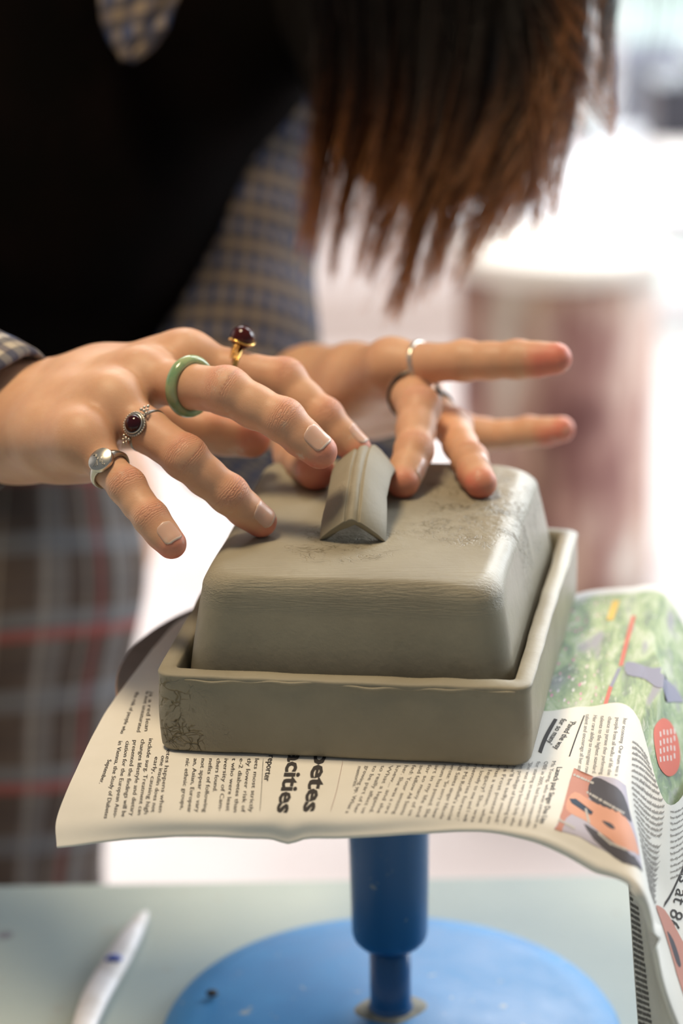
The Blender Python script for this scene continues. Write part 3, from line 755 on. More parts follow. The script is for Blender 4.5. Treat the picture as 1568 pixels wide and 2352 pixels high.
v = t.n('TexVoronoi', feature='F1'); v.inputs['Scale'].default_value = 11; t.l(st, v.inputs['Vector'])
fm_ = t.math('MULTIPLY', t.mapr(v.outputs['Distance'], .30, .2), t.mapr(xy[0], 1.9, 1.2))
c = t.mix(fm_, c, t.mix(t.mapr(b_, .45, .55), (.62, .12, .30), (.8, .75, .74)))
c = t.mix(t.mapr(e, .56, .66), c, (.25, .24, .30))
bd = t.mapr(t.math('ADD', xy[1], t.math('MULTIPLY', a, .08)), .17, .13); c = t.mix(.28, c, (.62, .64, .62)); c = t.mix(bd, c, (.74, .74, .74)); t.base(c)
pC = shC.build('page', m_gar, np_); tag(pC, 'page printed with a green garden picture and a red oval')
ig = Ink(shC); ig.layer = {1: .00005, 2: .0001}
def stripe(pts, wd, m):
    L_ = [(x-wd/2, y) for x, y in pts]+[(x+wd/2, y) for x, y in pts[::-1]]; ig.poly(L_, m)
stripe([(1455, 1415), (1440, 1470), (1425, 1530)], 9, 0); stripe([(1403, 1575), (1388, 1625)], 9, 0); stripe([(1422, 1535), (1402, 1580)], 8, 3); stripe([(1386, 1625), (1378, 1650)], 8, 3)
stripe([(1415, 1380), (1400, 1425)], 16, 4)
ig.poly([(1500, 1680), (1508, 1660), (1522, 1650), (1540, 1662), (1556, 1700), (1560, 1750), (1548, 1778), (1530, 1782), (1512, 1760), (1503, 1720)], 1, 5)
for k in range(4):
    y = 1680+k*20
    for j in range(5):
        x = 1513+j*8; yy = y-j*2+random.uniform(-2, 2)
        ig.poly([(x, yy), (x+3, yy), (x+4, yy+12), (x+1, yy+12)], 2)
ig.poly([(1440, 1520), (1500, 1535), (1545, 1575), (1568, 1610), (1555, 1612), (1520, 1580), (1480, 1560), (1440, 1550)], 3, 3)
ig.build('print', [mat('print_red', (.62, .16, .12), .8), mat('print_orange_red', (.66, .15, .10), .8), mat('print_white', (.75, .66, .62), .8), mat('print_violet', (.27, .27, .36), .8), mat('print_yellow', (.70, .48, .12), .8)], pC)

# hanging sheet behind the drooping side, print showing on its outer strip
netD = [
 [(1442, 2030, 0, .920), (1462, 2040, 0, .915), (1480, 2040, 0, .905), (1520, 2080, 0, .90), (1600, 2200, 0, .89)],
 [(1448, 2120, 0, .918), (1470, 2120, 0, .912), (1492, 2120, 0, .906), (1540, 2160, 0, .90), (1610, 2300, 0, .89)],
 [(1455, 2230, 0, .916), (1482, 2230, 0, .910), (1512, 2230, 0, .905), (1550, 2260, 0, .90), (1620, 2400, 0, .89)],
 [(1465, 2360, 0, .914), (1500, 2360, 0, .908), (1535, 2360, 0, .903), (1575, 2380, 0, .90), (1640, 2500, 0, .89)],
 [(1475, 2480, 0, .912), (1515, 2480, 0, .906), (1560, 2480, 0, .902), (1600, 2490, 0, .90), (1660, 2600, 0, .89)]]
for row in netD:
    for j, q in enumerate(row): row[j] = (q[0], q[1], 0, q[3]+(-.022, -.022, -.018, -.004, 0)[j])
shD = Sheet(netD, 10, 12, .0003, 12)
pD = shD.build('page', m_news, np_); tag(pD, 'page hanging down behind the drooping corner')
idd = Ink(shD)
for k in range(30):
    y = 2044+k*13; x0 = np.interp(y, [2030, 2360], [1444, 1466]); x1 = np.interp(y, [2030, 2360], [1462, 1500]); idd.squig((x0+1, y), (x1, y+12), (x0+1, y+11), 1, 0, (.3, .6), .62, 90+k)
idd.build('print', [m_inkb], pD)
#@@HANDS
# ================================================================== person
person = empty('person', (-.3, 1.45, FLOOR)); tag(person, 'person in checked shirt and dark apron leaning over the clay dish, pressing the handle', 'person')
def skin_material():
    m = mat('skin', (.60, .36, .24), .48, .35, sss=.25, sssr=(1, .35, .2), sscale=.003); t = NT(m)
    n1 = t.noise(45, 5, .6); n2 = t.noise(700, 3, .6); n3 = t.noise(18, 4, .6)
    red = t.attr('red'); s = t.attr('crease'); dor = t.attr('dorsal'); dust = t.noise(95, 5, .7)
    c = t.mix(t.mapr(n1, .35, .65), (.64, .37, .225), (.56, .30, .18)); c = t.mix(t.math('MULTIPLY', t.mapr(n3, .4, .7), .35), c, (.62, .33, .22))
    c = t.mix(red, c, (.62, .17, .12))
    env = t.math('EXPONENT', t.math('MULTIPLY', t.math('POWER', t.math('DIVIDE', s, 3.2), 2.0), -1.))
    env = t.math('MULTIPLY', env, dor)
    wv = t.math('SINE', t.math('ADD', t.math('MULTIPLY', s, 3.1), t.math('MULTIPLY', t.noise(260, 4, .65), 9.)))
    cr = t.math('MULTIPLY', t.math('SUBTRACT', 1., t.math('ABSOLUTE', wv)), env)
    c = t.mix(t.math('MULTIPLY', t.mapr(cr, .5, .95), .38), c, (.40, .17, .11))
    dm_ = t.math('MULTIPLY', t.mapr(dust, .58, .70), t.math('ADD', .12, t.math('MULTIPLY', t.attr('dust'), .8)), clamp=True)
    c = t.mix(dm_, c, (.62, .54, .44)); t.base(c)
    v = t.n('TexVoronoi', feature='DISTANCE_TO_EDGE'); v.inputs['Scale'].default_value = 900; t.l(t.obj(), v.inputs['Vector'])
    nb = t.bump(n2, .10, .0003); nb = t.bump(t.mapr(v.outputs['Distance'], 0, .15), .10, .0002, nb); nb = t.bump(t.math('MULTIPLY', cr, -1.), .5, .00045, nb)
    nb = t.bump(n1, .15, .0015, nb); t.normal(nb); return m
m_skin = skin_material()
m_nail = mat('fingernail', (.72, .47, .39), .28, .5, sss=.15, sscale=.001); t = NT(m_nail)
vv = t.attr('nv'); c = t.mix(t.mapr(vv, .90, .95), (.60, .37, .28), (.74, .58, .47)); c = t.mix(t.mapr(vv, .16, .05), c, (.66, .46, .38))
c = t.mix(t.math('MULTIPLY', t.mapr(t.noise(220, 4, .6), .55, .68), .6), c, (.55, .48, .38)); t.base(c)

def dirv(a, b, c): return nrm(a*RT+b*UP-c*FW)      # right, up, towards camera
def finger(js, rs, nd, nail=None, red=.9):
    """js: MCP, PIP, DIP, TIP points; rs radii; nd: back-of-finger direction"""
    return dict(j=[np.array(q, float) for q in js], r=rs, nd=nd, nail=nail, red=red)
def build_hand(fingers, palm, lo, hi, h, kp=.008, extra=()):
    G = Field(lo, hi, h)
    for (a, b, ra, rb, k) in palm: G.cone(a, b, ra, rb, k)
    for fg in fingers:
        Ff = Field(G.lo, G.lo+G.h*(G.n-1), h) if False else None
    # each finger is its own field so neighbours stay separate
    for fg in fingers:
        g = Field(lo, hi, h); j = fg['j']; r_ = fg['r']
        for i in range(len(j)-1):
            a, b = j[i], j[i+1]; m_ = (a+b)/2; ra, rb = r_[i], r_[i+1]; rm = (ra+rb)/2*(.975 if i < len(j)-2 else 1.0)
            n_ = fg['nd']; ax = nrm(b-a); pd = -nrm(n_-ax*(n_@ax))
            mo = m_+pd*.0007
            g.cone(a, mo, ra, rm, .003); g.cone(mo, b, rm, rb, .003)
            if i == len(j)-2:      # fingertip pad
                g.cone(a+.55*(b-a)+pd*.0010, b+pd*.0008, rb*1.0, rb*.93, .003)
            if 0 < i: g.cone(a-pd*.0006, a-pd*.0006, ra*.92, ra*.92, .004)
        hh = np.maximum(kp-np.abs(G.f-g.f), 0)/kp
        # small blend between fingers, larger near the palm
        base = j[0]; sl, axs = G.sub(base-.03, base+.03)
        K = np.full(G.f.shape, .0012, np.float32); X, Y, Z = np.meshgrid(*axs, indexing='ij', sparse=True)
        dd = np.sqrt((X-base[0])**2+(Y-base[1])**2+(Z-base[2])**2); K[sl] = np.maximum(.0012, kp*np.clip(1-(dd-.012)/.014, 0, 1))
        hh = np.maximum(K-np.abs(G.f-g.f), 0)/K; G.f = np.minimum(G.f, g.f)-hh*hh*K*.25
    for (a, b, ra, rb, k) in extra: G.cone(a, b, ra, rb, k, op='s')
    V, F = G.mesh(); V = smooth_verts(V, F, 3, .5)
    cr = np.full(len(V), 30.); red = np.zeros(len(V)); dor = np.zeros(len(V)); dust = np.zeros(len(V)); best = np.full(len(V), 9.)
    for fg in fingers:
        j = fg['j']
        for i in range(len(j)-1):
            a, b = j[i], j[i+1]; ab = b-a; L = np.linalg.norm(ab); ax = ab/L; tt = np.clip((V-a)@ax/L, 0, 1)
            dv = V-a-tt[:, None]*ab; d = np.linalg.norm(dv, axis=1)-(fg['r'][i]+(fg['r'][i+1]-fg['r'][i])*tt)
            m = d < best; best[m] = d[m]
            n_ = fg['nd']; n_ = nrm(n_-ax*(n_@ax)); cosd = (dv@n_)/np.maximum(np.linalg.norm(dv, axis=1), 1e-6)
            s1 = (V-a)@ax*1000; s2 = (V-b)@ax*1000
            s = np.where(np.abs(s1) < np.abs(s2), s1 if i > 0 else 30., s2 if i < len(j)-2 else 30.)
            cr[m] = np.abs(s[m]); dor[m] = np.clip(cosd*1.6, 0, 1)[m]*.9+.1
            rd = np.zeros(len(V))
            if i == len(j)-2: rd = np.clip(((V-b)@ax+.004)/.006, 0, 1)*.65+np.clip(-cosd+.15, 0, 1)*np.clip(tt*2.2-.4, 0, 1)*.85
            if i > 0: rd = np.maximum(rd, .30*np.exp(-(s1/4.5)**2)*np.clip(cosd, 0, 1))
            if i < len(j)-2: rd = np.maximum(rd, .30*np.exp(-(s2/4.5)**2)*np.clip(cosd, 0, 1))
            red[m] = np.clip(rd*fg['red'], 0, .85)[m]; dust[m] = (np.exp(-(np.minimum(np.abs(s1), np.abs(s2))/6)**2)*.35+(.5 if i == len(j)-2 else 0)*tt)[m]
    far = best > .004; red[far] *= .3; cr[far] = 30; dust[far] = .0
    return V, F, dict(crease=cr, red=red, dorsal=dor, dust=dust)
def nails(fingers, V, F, parent):
    me = bpy.data.meshes.new('tmp'); 
    from mathutils.bvhtree import BVHTree
    bv = BVHTree.FromPolygons([tuple(v) for v in V], [tuple(f) for f in F])
    for fg in fingers:
        if not fg['nail']: continue
        Ln, Wn, start, nd = fg['nail']; a, b = fg['j'][-2], fg['j'][-1]; L = np.linalg.norm(b-a); ax = (b-a)/L
        n_ = nrm(nd-ax*(nd@ax)); sd = np.cross(ax, n_); r1 = fg['r'][-1]
        nu, nv = 13, 15; P_ = np.zeros((nv, nu, 3)); A_ = np.zeros((nv, nu))
        for i in range(nv):
            v_ = i/(nv-1)
            # outline: rounded cuticle and rounded free edge
            wv = Wn/2*(min(1, math.sqrt(max(0, 1-(1-min(v_/.28, 1))**2))*1.0)*.97+.03)
            if v_ > .8: wv *= math.sqrt(max(.0, 1-((v_-.8)/.23)**2))
            for k in range(nu):
                u_ = (k/(nu-1)*2-1); ph = u_*wv/(r1*1.05)
                R = r1*1.05; side = math.sin(ph)*R
                along = start+Ln*v_
                base = a+ax*along+sd*side
                hit = bv.ray_cast(Vector(base+n_*.02), Vector(-n_), .03)
                if hit[0] is not None: hh = (np.array(hit[0])-base)@n_
                else: hh = R*math.cos(ph)
                P_[i, k] = base; A_[i, k] = hh
        # smooth heights so the nail is a clean plate; free end leaves the flesh
        hs = A_.copy()
        cen = np.polyfit(np.linspace(0, 1, nv)[:10], A_[:10, nu//2], 1)
        for i in range(nv):
            v_ = i/(nv-1); hc = max(A_[i, nu//2], cen[0]*v_+cen[1]-.0006*v_*v_)
            for k in range(nu):
                u_ = (k/(nu-1)*2-1); wv = Wn/2
                hs[i, k] = hc-(r1*1.15-math.sqrt(max(1e-9, (r1*1.15)**2-((P_[i, k]-a)@sd)**2)))
        rim = .00034
        top_ = P_+n_*(hs+rim)[..., None]; botm = P_+n_*(hs-.0010)[..., None]
        V2 = []; F2 = []; nvt = []
        for i in range(nv):
            for k in range(nu): V2.append(top_[i, k]); nvt.append(i/(nv-1))
        o = len(V2)
        for i in range(nv):
            for k in range(nu): V2.append(botm[i, k]); nvt.append(i/(nv-1))
        for i in range(nv-1):
            for k in range(nu-1):
                F2.append((i*nu+k, i*nu+k+1, (i+1)*nu+k+1, (i+1)*nu+k)); F2.append((o+i*nu+k, o+(i+1)*nu+k, o+(i+1)*nu+k+1, o+i*nu+k+1))
        per = [k for k in range(nu)]+[i*nu+nu-1 for i in range(1, nv)]+[(nv-1)*nu+k for k in range(nu-2, -1, -1)]+[i*nu for i in range(nv-2, 0, -1)]
        for q in range(len(per)):
            x, y = per[q], per[(q+1) % len(per)]; F2.append((x, o+x, o+y, y))
        mesh_obj('fingernail', V2, F2, m_nail, parent, attrs={'nv': nvt})

# --- right hand (left of the picture)
nR_ = dirv(.15, .55, .8)
R_MCP = dict(i=P(425, 826, .990), m=P(330, 868, .972), r=P(258, 925, .956), p=P(190, 1010, .943))
wristR = P(20, 975, 1.005)
fR = [
 finger([R_MCP['i'], P(652, 872, .985), P(745, 958, .978), P(818, 1030, .976)], [.0098, .0088, .0076, .0062], dirv(.3, .8, .5), (.0100, .0098, .0105, dirv(.75, .6, .45))),
 finger([R_MCP['m'], P(520, 898, .940), P(650, 965, .934), P(735, 1036, .932)], [.0100, .0095, .0084, .0067], dirv(.2, .62, .75), (.0105, .0105, .0105, dirv(.35, .45, .85))),
 finger([R_MCP['r'], P(424, 1050, .932), P(524, 1135, .936), P(600, 1197, .944)], [.0095, .0086, .0076, .0062], dirv(.2, .62, .75), (.0105, .0100, .0105, dirv(.35, .40, .85))),
 finger([R_MCP['p'], P(292, 1118, .926), P(346, 1190, .918), P(394, 1248, .913)], [.0080, .0071, .0065, .0056], dirv(.25, .55, .75), (.0092, .0088, .0072, dirv(.30, .30, .9))),
 finger([P(300, 955, 1.03), P(455, 990, 1.03), P(575, 1008, 1.015)], [.0130, .0105, .0084], dirv(-.1, -.6, .3), None, .7)]
palmR = []
wU, wL = P(30, 940, 1.012), P(40, 1010, .995)
fa = nrm(P(-900, 800, 1.18)-wristR)
for key, w0, rw, rk in (('i', P(45, 925, 1.02), .0165, .0115), ('m', P(40, 950, 1.01), .017, .0112), ('r', P(45, 985, 1.0), .017, .0108), ('p', P(50, 1010, .99), .0160, .0110)):
    k_ = R_MCP[key]; mid = (w0+k_)/2
    palmR.append((w0, mid, rw, (rw+rk)/2*1.03, .012)); palmR.append((mid, k_, (rw+rk)/2*1.03, rk, .010))
palmR += [(P(60, 960, 1.02), P(300, 955, 1.03), .017, .014, .014), (P(90, 1000, .99), P(200, 1035, .965), .018, .013, .012),
          (wristR+np.array([0, 0, .004]), wristR+fa*.09+np.array([0, 0, .004]), .0185, .024, .014), (wristR+np.array([0, 0, -.006]), wristR+fa*.09-np.array([0, 0, .006]), .0175, .023, .014)]
for a_, b_2 in ('im', 'mr', 'rp'):
    for q in (.12, .4): palmR.append((R_MCP[a_]+(wristR-R_MCP[a_])*q-nR_*.0012, R_MCP[b_2]+(wristR-R_MCP[b_2])*q-nR_*.0012, .0112+.003*q, .0108+.003*q, .009))
for key in 'imrp': palmR.append((R_MCP[key]+nR_*.0006, R_MCP[key]+nR_*.0006, .0092, .0092, .010))
allp = np.array([q for fg in fR for q in fg['j']]+[wristR+fa*.075]); loR = allp.min(0)-.026; hiR = allp.max(0)+.026
VR, FR, AR = build_hand(fR, palmR, loR, hiR, .00092, .009)
# --- left hand (right of the picture)
nL_ = dirv(-.1, .9, .2)
L_MCP = dict(i=P(898, 838, 1.060), m=P(925, 872, 1.072), r=P(960, 905, 1.095), p=P(975, 950, 1.120))
wristL = P(712, 905, 1.165)
fL = [
 finger([L_MCP['i'], P(1065, 829, 1.038), P(1188, 826, 1.028), P(1276, 823, 1.022)], [.0098, .0088, .0082, .0068], dirv(0, .5, -.8), None, 1.0),
 finger([L_MCP['m'], P(962, 938, 1.030), P(950, 1035, 1.005), P(926, 1106, .9915)], [.0098, .0094, .0080, .0067], dirv(.4, .6, .6), (.0098, .0088, .0080, dirv(.95, .25, .15)), .8),
 finger([L_MCP['r'], P(1040, 982, 1.052), P(1078, 1058, 1.012), P(1106, 1108, .9895)], [.0092, .0084, .0075, .0064], dirv(.6, .6, .2), (.0090, .0085, .0060, dirv(.85, .6, .05)), .8),
 finger([L_MCP['p'], P(1110, 1000, 1.118), P(1215, 992, 1.108), P(1290, 985, 1.100)], [.0085, .0075, .0068, .0058], dirv(0, .7, -.6), None, .9),
 finger([P(672, 985, 1.105), P(684, 1045, 1.052), P(722, 1080, 1.004)], [.0125, .0105, .0082], dirv(-.5, .3, .6), None, .7)]
palmL = []
for key, w0, rw, rk in (('i', P(725, 885, 1.155), .0165, .0105), ('m', P(722, 895, 1.165), .0165, .0108), ('r', P(720, 910, 1.175), .0165, .0108), ('p', P(716, 925, 1.185), .0160, .0105)):
    k_ = L_MCP[key]; mid = (w0+k_)/2
    palmL.append((w0, mid, rw, (rw+rk)/2*1.02, .012)); palmL.append((mid, k_, (rw+rk)/2*1.02, rk, .010))

elbL = P(520, 1030, 1.375); fl_ = nrm(elbL-wristL)
palmL += [(P(700, 915, 1.16), P(672, 985, 1.105), .0170, .0135, .014), (P(720, 905, 1.165), P(800, 905, 1.10), .015, .010, .014), (P(800, 905, 1.10), L_MCP['i'], .008, .009, .010),
          (wristL, wristL+fl_*.07, .0200, .0235, .014)]
allp = np.array([q for fg in fL for q in fg['j']]+[wristL+fl_*.055]); loL = allp.min(0)-.026; hiL = allp.max(0)+.026
VL, FL, AL = build_hand(fL, palmL, loL, hiL, .00100, .009)

# --- rest of the body (mostly under the clothes), joined to the hands in one mesh
shR, shL = P(-330, 60, 1.44), P(650, 40, 1.45); elbR = P(-900, 800, 1.18)
chest = P(230, 180, 1.50); belly = P(-60, 700, 1.56); hip = P(-230, 1100, 1.60); neck = P(430, -190, 1.42); headc = P(980, -420, 1.30)
kneeL = np.array([hip[0]+.10, hip[1]-.10, -.25]); kneeR = np.array([hip[0]-.12, hip[1]-.10, -.25])
kneeL = P(-60, 1750, 1.50); kneeR = np.array([-.42, 1.45, -.2])
ankL = np.array([kneeL[0], kneeL[1]+.05, FLOOR+.07]); ankR = np.array([kneeR[0], kneeR[1]+.05, FLOOR+.07])
Bf = Field((-.75, .95, FLOOR-.02), (.45, 2.0, 1.05), .012)
hipL, hipR = hip+np.array([.085, 0, -.03]), hip+np.array([-.085, 0, -.03])
for a, b, ra, rb, k in ((hip, belly, .105, .095, .06), (belly, chest, .095, .105, .06), (chest, (shL+chest)/2, .10, .07, .06), (chest, (shR+chest)/2, .10, .07, .06), ((shL+chest)/2, shL, .06, .042, .04), ((shR+chest)/2, shR, .06, .050, .04),
    (chest, neck, .07, .050, .05), (neck, (neck+headc)/2, .050, .055, .03), (headc, headc+np.array([.0, .02, .03]), .082, .080, .02), (headc+np.array([0, -.02, -.03]), headc+np.array([.01, -.06, -.07]), .062, .034, .03), (headc+np.array([0, -.085, -.02]), headc+np.array([.0, -.105, -.045]), .008, .012, .012),
    (hip, hipL, .10, .09, .05), (hip, hipR, .10, .09, .05), (hipL, kneeL, .085, .055, .03), (hipR, kneeR, .085, .055, .03), (kneeL, ankL, .055, .036, .03), (kneeR, ankR, .055, .036, .03),
    (ankL, ankL+np.array([.02, -.14, -.04]), .036, .024, .02), (ankR, ankR+np.array([-.02, -.14, -.04]), .036, .024, .02),
    (shL, elbL, .036, .030, .03), (elbL, wristL+fl_*.05, .030, .021, .02), (shR, elbR, .044, .034, .03), (elbR, wristR+fa*.06, .034, .0215, .02)): Bf.cone(a, b, ra, rb, k)
for s_ in (-1, 1):
    Bf.cone(headc+np.array([s_*.078, .01, -.03]), headc+np.array([s_*.084, .015, .01]), .012, .016, .01)      # ears
    Bf.cone(headc+np.array([s_*.032, -.088, .004]), headc+np.array([s_*.032, -.088, .004]), .012, .012, .008, op='s')  # eye sockets
VB, FB = Bf.mesh(); VB = smooth_verts(VB, FB, 2)
n0, n1_ = len(VR), len(VR)+len(VL)
Vall = np.concatenate([VR, VL, VB]); Fall = np.concatenate([FR, FL+n0, FB+n1_])
at = {k: np.concatenate([AR[k], AL[k], np.full(len(VB), 30. if k == 'crease' else 0.)]) for k in AR}
def weld():
    obs = []
    for V_, F_, A_ in ((VB, FB, None), (VR, FR, AR), (VL, FL, AL)):
        A_ = A_ or {k: np.full(len(V_), 30. if k == 'crease' else 0.) for k in AR}
        obs.append(mesh_obj('body', V_, F_, m_skin, None, attrs=A_))
    b0 = obs[0]
    for q in obs[1:]:
        md = b0.modifiers.new('u', 'BOOLEAN'); md.object = q; md.operation = 'UNION'; md.solver = 'MANIFOLD'
    dg = bpy.context.evaluated_depsgraph_get(); me = bpy.data.meshes.new_from_object(b0.evaluated_get(dg), depsgraph=dg)
    b0.modifiers.clear(); old = b0.data; b0.data = me; me.name = 'body'
    for q in obs[1:]: bpy.data.objects.remove(q)
    b0.parent = person; b0.matrix_parent_inverse = Matrix.Translation(-person.location)
    print('WELD', len(old.vertices), len(me.vertices), [a.name for a in me.attributes]); return b0
body = weld()
nails(fR, VR, FR, person); nails(fL, VL, FL, person)
#@@RINGS
# ================================================================== rings
m_silver = mat('ring_silver', (.62, .58, .50), .28, .5, 1); m_osil = mat('ring_oxidised_silver', (.30, .28, .25), .38, .5, 1); m_gold = mat('ring_gold_wire', (.85, .52, .16), .22, .5, 1)
m_garnet = mat('garnet', (.03, .002, .004), .08, .35); m_amber = mat('red_brown_stone', (.05, .005, .003), .08, .4)
m_jade = mat('jade', (.30, .38, .20), .16, .6, sss=.5, sssr=(.6, 1, .5), sscale=.006); t = NT(m_jade)
n1 = t.noise(90, 4, .6); t.base(t.mix(t.mapr(n1, .4, .65), (.33, .38, .20), (.13, .27, .14)))
def on_finger(V, F, j0, j1, q, rr):
    """ring centre, axis and fitted radius measured on the built hand mesh"""
    ax = nrm(j1-j0); c = j0+(j1-j0)*q; d = V-c; al = d@ax; rad = np.linalg.norm(d-al[:, None]*ax, axis=1)
    m = (np.abs(al) < .0018) & (rad < rr*1.7)
    if m.sum() > 20: c = c+((d-al[:, None]*ax)[m]).mean(0); d = V-c; al = d@ax; rad = np.linalg.norm(d-al[:, None]*ax, axis=1); m = (np.abs(al) < .0018) & (rad < rr*1.7); R = np.percentile(rad[m], 60)
    else: R = rr
    return c, ax, min(R, rr*1.06)
def band(c, ax, R, prof, name, mt, parent, n=96, mod=None, ref=None):
    """prof: list of (radial, axial) offsets of the cross-section"""
    b = nrm(ref-ax*(ref@ax)); e = np.cross(ax, b); V = []; F = []; m = len(prof)
    for i in range(n):
        a = 2*math.pi*i/n; rd = math.cos(a)*b+math.sin(a)*e
        for (pr_, pa) in prof:
            s1, s2 = (mod(a) if mod else (1, 1)); V.append(c+rd*(R+pr_*s1)+ax*pa*s2)
    for i in range(n):
        for k in range(m): i2 = (i+1) % n; k2 = (k+1) % m; F.append((i*m+k, i*m+k2, i2*m+k2, i2*m+k))
    return mesh_obj(name, V, F, mt, parent)
def oval(rt, ra, n=14, off=0): return [(off+rt*math.cos(2*math.pi*k/n), ra*math.sin(2*math.pi*k/n)) for k in range(n)]
camd = dirv(0, .25, 1)
# signet ring, right little finger
c, ax, R = on_finger(VR, FR, R_MCP['p'], fR[3]['j'][1], .62, .0078); face = dirv(-.35, .45, .8)
o = empty('signet_ring', c); tag(o, 'worn silver signet ring with a flat face on the little finger', 'ring')
def sgm(a):
    w_ = math.exp(-(min(a, 2*math.pi-a)/.62)**2); return (1+.9*w_, 1+2.1*w_)
band(c, ax, R+.0002, [(.0000, -.0013), (.0009, -.0012), (.0013, 0), (.0009, .0012), (.0, .0013), (-.0004, .0)], 'band', m_silver, o, 120, sgm, face)
fn = nrm(face-ax*(face@ax)); sd_ = np.cross(ax, fn); cc = c+fn*(R+.0016)
V = []; F = []; n = 40; rr_ = [(1.0, -.0014), (1.0, .0006), (.94, .0009), (.0, .00095)]
for q, hgt in rr_:
    for k in range(n):
        a = 2*math.pi*k/n; V.append(cc+ax*.0048*q*math.cos(a)+sd_*.0054*q*math.sin(a)+fn*hgt)
for jn in range(3):
    for k in range(n): F.append((jn*n+k, jn*n+(k+1) % n, (jn+1)*n+(k+1) % n, (jn+1)*n+k))
mesh_obj('signet_face', V, F, m_silver, o)
pts = [cc+fn*.0010+ax*(.0005*math.sin(k*2.1))+sd_*(-.0045+.009*k/14) for k in range(15)]
pts = [cc+fn*.0009+ax*(-.004+.008*k/14)+sd_*(.0006*math.sin(k*2.3)+.0004) for k in range(15)]
mesh_obj('engraving', *tube(pts, .00022, 6), m_osil, o)
for a0 in (.5, .9, 1.3):
    pts = [cc+fn*.0009+ax*(-.001+.0032*k/7)*math.cos(a0)+sd_*(.0010+.0034*k/7*math.sin(a0)) for k in range(8)]; mesh_obj('engraving', *tube(pts, .00015, 6), m_osil, o)
# garnet ring, right ring finger
c, ax, R = on_finger(VR, FR, R_MCP['r'], fR[2]['j'][1], .50, .0085); face = dirv(-.55, .30, .8)
o = empty('garnet_ring', c); tag(o, 'silver ring with round dark garnet and beaded setting on the ring finger', 'ring')
band(c, ax, R+.0001, oval(.0007, .0011), 'band', m_osil, o, 96, None, face)
fn = nrm(face-ax*(face@ax)); sd_ = np.cross(ax, fn); cc = c+fn*(R+.0012)
V, F = ico((0, 0, 0), 1, 4); V = [cc+ax*x*.0037+sd_*y*.0037+fn*(.0008+z*.0030) for x, y, z in V]; mesh_obj('gemstone', V, F, m_garnet, o)
ring_ = lambda r_, h_, n=48: [cc+ax*r_*math.cos(2*math.pi*k/n)+sd_*r_*math.sin(2*math.pi*k/n)+fn*h_ for k in range(n)]
mesh_obj('bezel', *tube(ring_(.0040, .0008), .00045, 8, True), m_silver, o)
mb = MB()
for k in range(30):
    a = 2*math.pi*k/30; mb.add(*ico(cc+ax*.0051*math.cos(a)+sd_*.0051*math.sin(a)+fn*.0002, .00042, 1))
mb.build('beaded_edge', m_silver, o)
mesh_obj('backplate', *tube(ring_(.0046, -.0002), .00075, 8, True), m_osil, o)
mb = MB()
for s_ in (-1, 1):
    for (x, y, r_) in ((-.0016, .0064, .0007), (.0016, .0064, .0007), (0, .0067, .0008), (-.001, .0079, .0006), (.001, .0079, .0006), (0, .0091, .0007)):
        hgt = -.0004-(y-.006)**2*60; mb.add(*ico(cc+ax*x+sd_*y*s_+fn*hgt, r_, 2))
mb.build('granulation', m_silver, o)
# jade ring, right middle finger
c, ax, R = on_finger(VR, FR, R_MCP['m'], fR[1]['j'][1], .56, .0098)
ax2 = nrm(P(505, 898, .94)-P(372, 878, .972))
o = empty('jade_ring', c); tag(o, 'thick pale green jade ring on the middle finger of the nearer hand', 'ring')
band(c, ax, R+.0004, oval(.0021, .0027, 18, .0006), 'band', m_jade, o, 120, None, camd)
# amber wire ring, right index
c, ax, R = on_finger(VR, FR, R_MCP['i'], fR[0]['j'][1], .52, .0092); face = dirv(0, 1, .15)
o = empty('wire_wrapped_ring', c); tag(o, 'gold wire ring with a round dark red-brown stone on the index finger', 'ring')
band(c, ax, R+.0001, oval(.0006, .0006), 'band', m_gold, o, 96, None, face)
band(c+ax*.0011, ax, R+.0001, oval(.0005, .0005), 'band', m_gold, o, 96, None, face)
fn = nrm(face-ax*(face@ax)); sd_ = np.cross(ax, fn); cc = c+fn*(R+.0048)
mesh_obj('gemstone', *ico(cc, .0052, 4), m_amber, o)
mesh_obj('wire_loop', *tube([cc+ax*.0056*math.cos(2*math.pi*k/40)+sd_*.0056*math.sin(2*math.pi*k/40)-fn*(.0016+.0006*math.sin(4*math.pi*k/40)) for k in range(40)], .00045, 8, True), m_gold, o)
pts = []
nd_ = nrm(-FW-ax*(-FW@ax))
for k in range(80):
    a = k*.75; h_ = k/80; q = c+fn*(R+.0015)*math.cos(h_*1.2)+nd_*(R+.0012)*math.sin(h_*1.2)-ax*.001; pts.append(q+.0010*(math.cos(a)*ax+math.sin(a)*nrm(q-c)))
mesh_obj('wire_coil', *tube(pts, .00032, 6), m_gold, o)
# left hand rings
c, ax, R = on_finger(VL, FL, L_MCP['i'], fL[0]['j'][1], .42, .0092)
axt = nrm(ax+.12*UP)
o = empty('thin_silver_ring', c); tag(o, 'thin plain silver band on the outstretched index finger', 'ring'); band(c, axt, R+.0004, oval(.0009, .0012), 'band', m_silver, o, 96, None, camd)
mesh_obj('seam_bead', *ico(c+(UP*.8+RT*.3)*(R+.0012), .0010, 2, (1.6, 1, .8)), m_osil, o)
c, ax, R = on_finger(VL, FL, L_MCP['m'], fL[1]['j'][1], .55, .0100)
o = empty('dark_band_ring', c); tag(o, 'thin dark band on the bent middle finger of the farther hand', 'ring'); band(c, ax, R+.0010, oval(.0009, .0012), 'band', mat('ring_dark_metal', (.10, .09, .08), .35, .5, 1), o, 96, None, camd)
mesh_obj('bead', *ico(c+RT*(R+.001)-UP*.001, .0013, 2), m_osil, o)
c, ax, R = on_finger(VL, FL, L_MCP['r'], fL[2]['j'][1], .55, .0088)
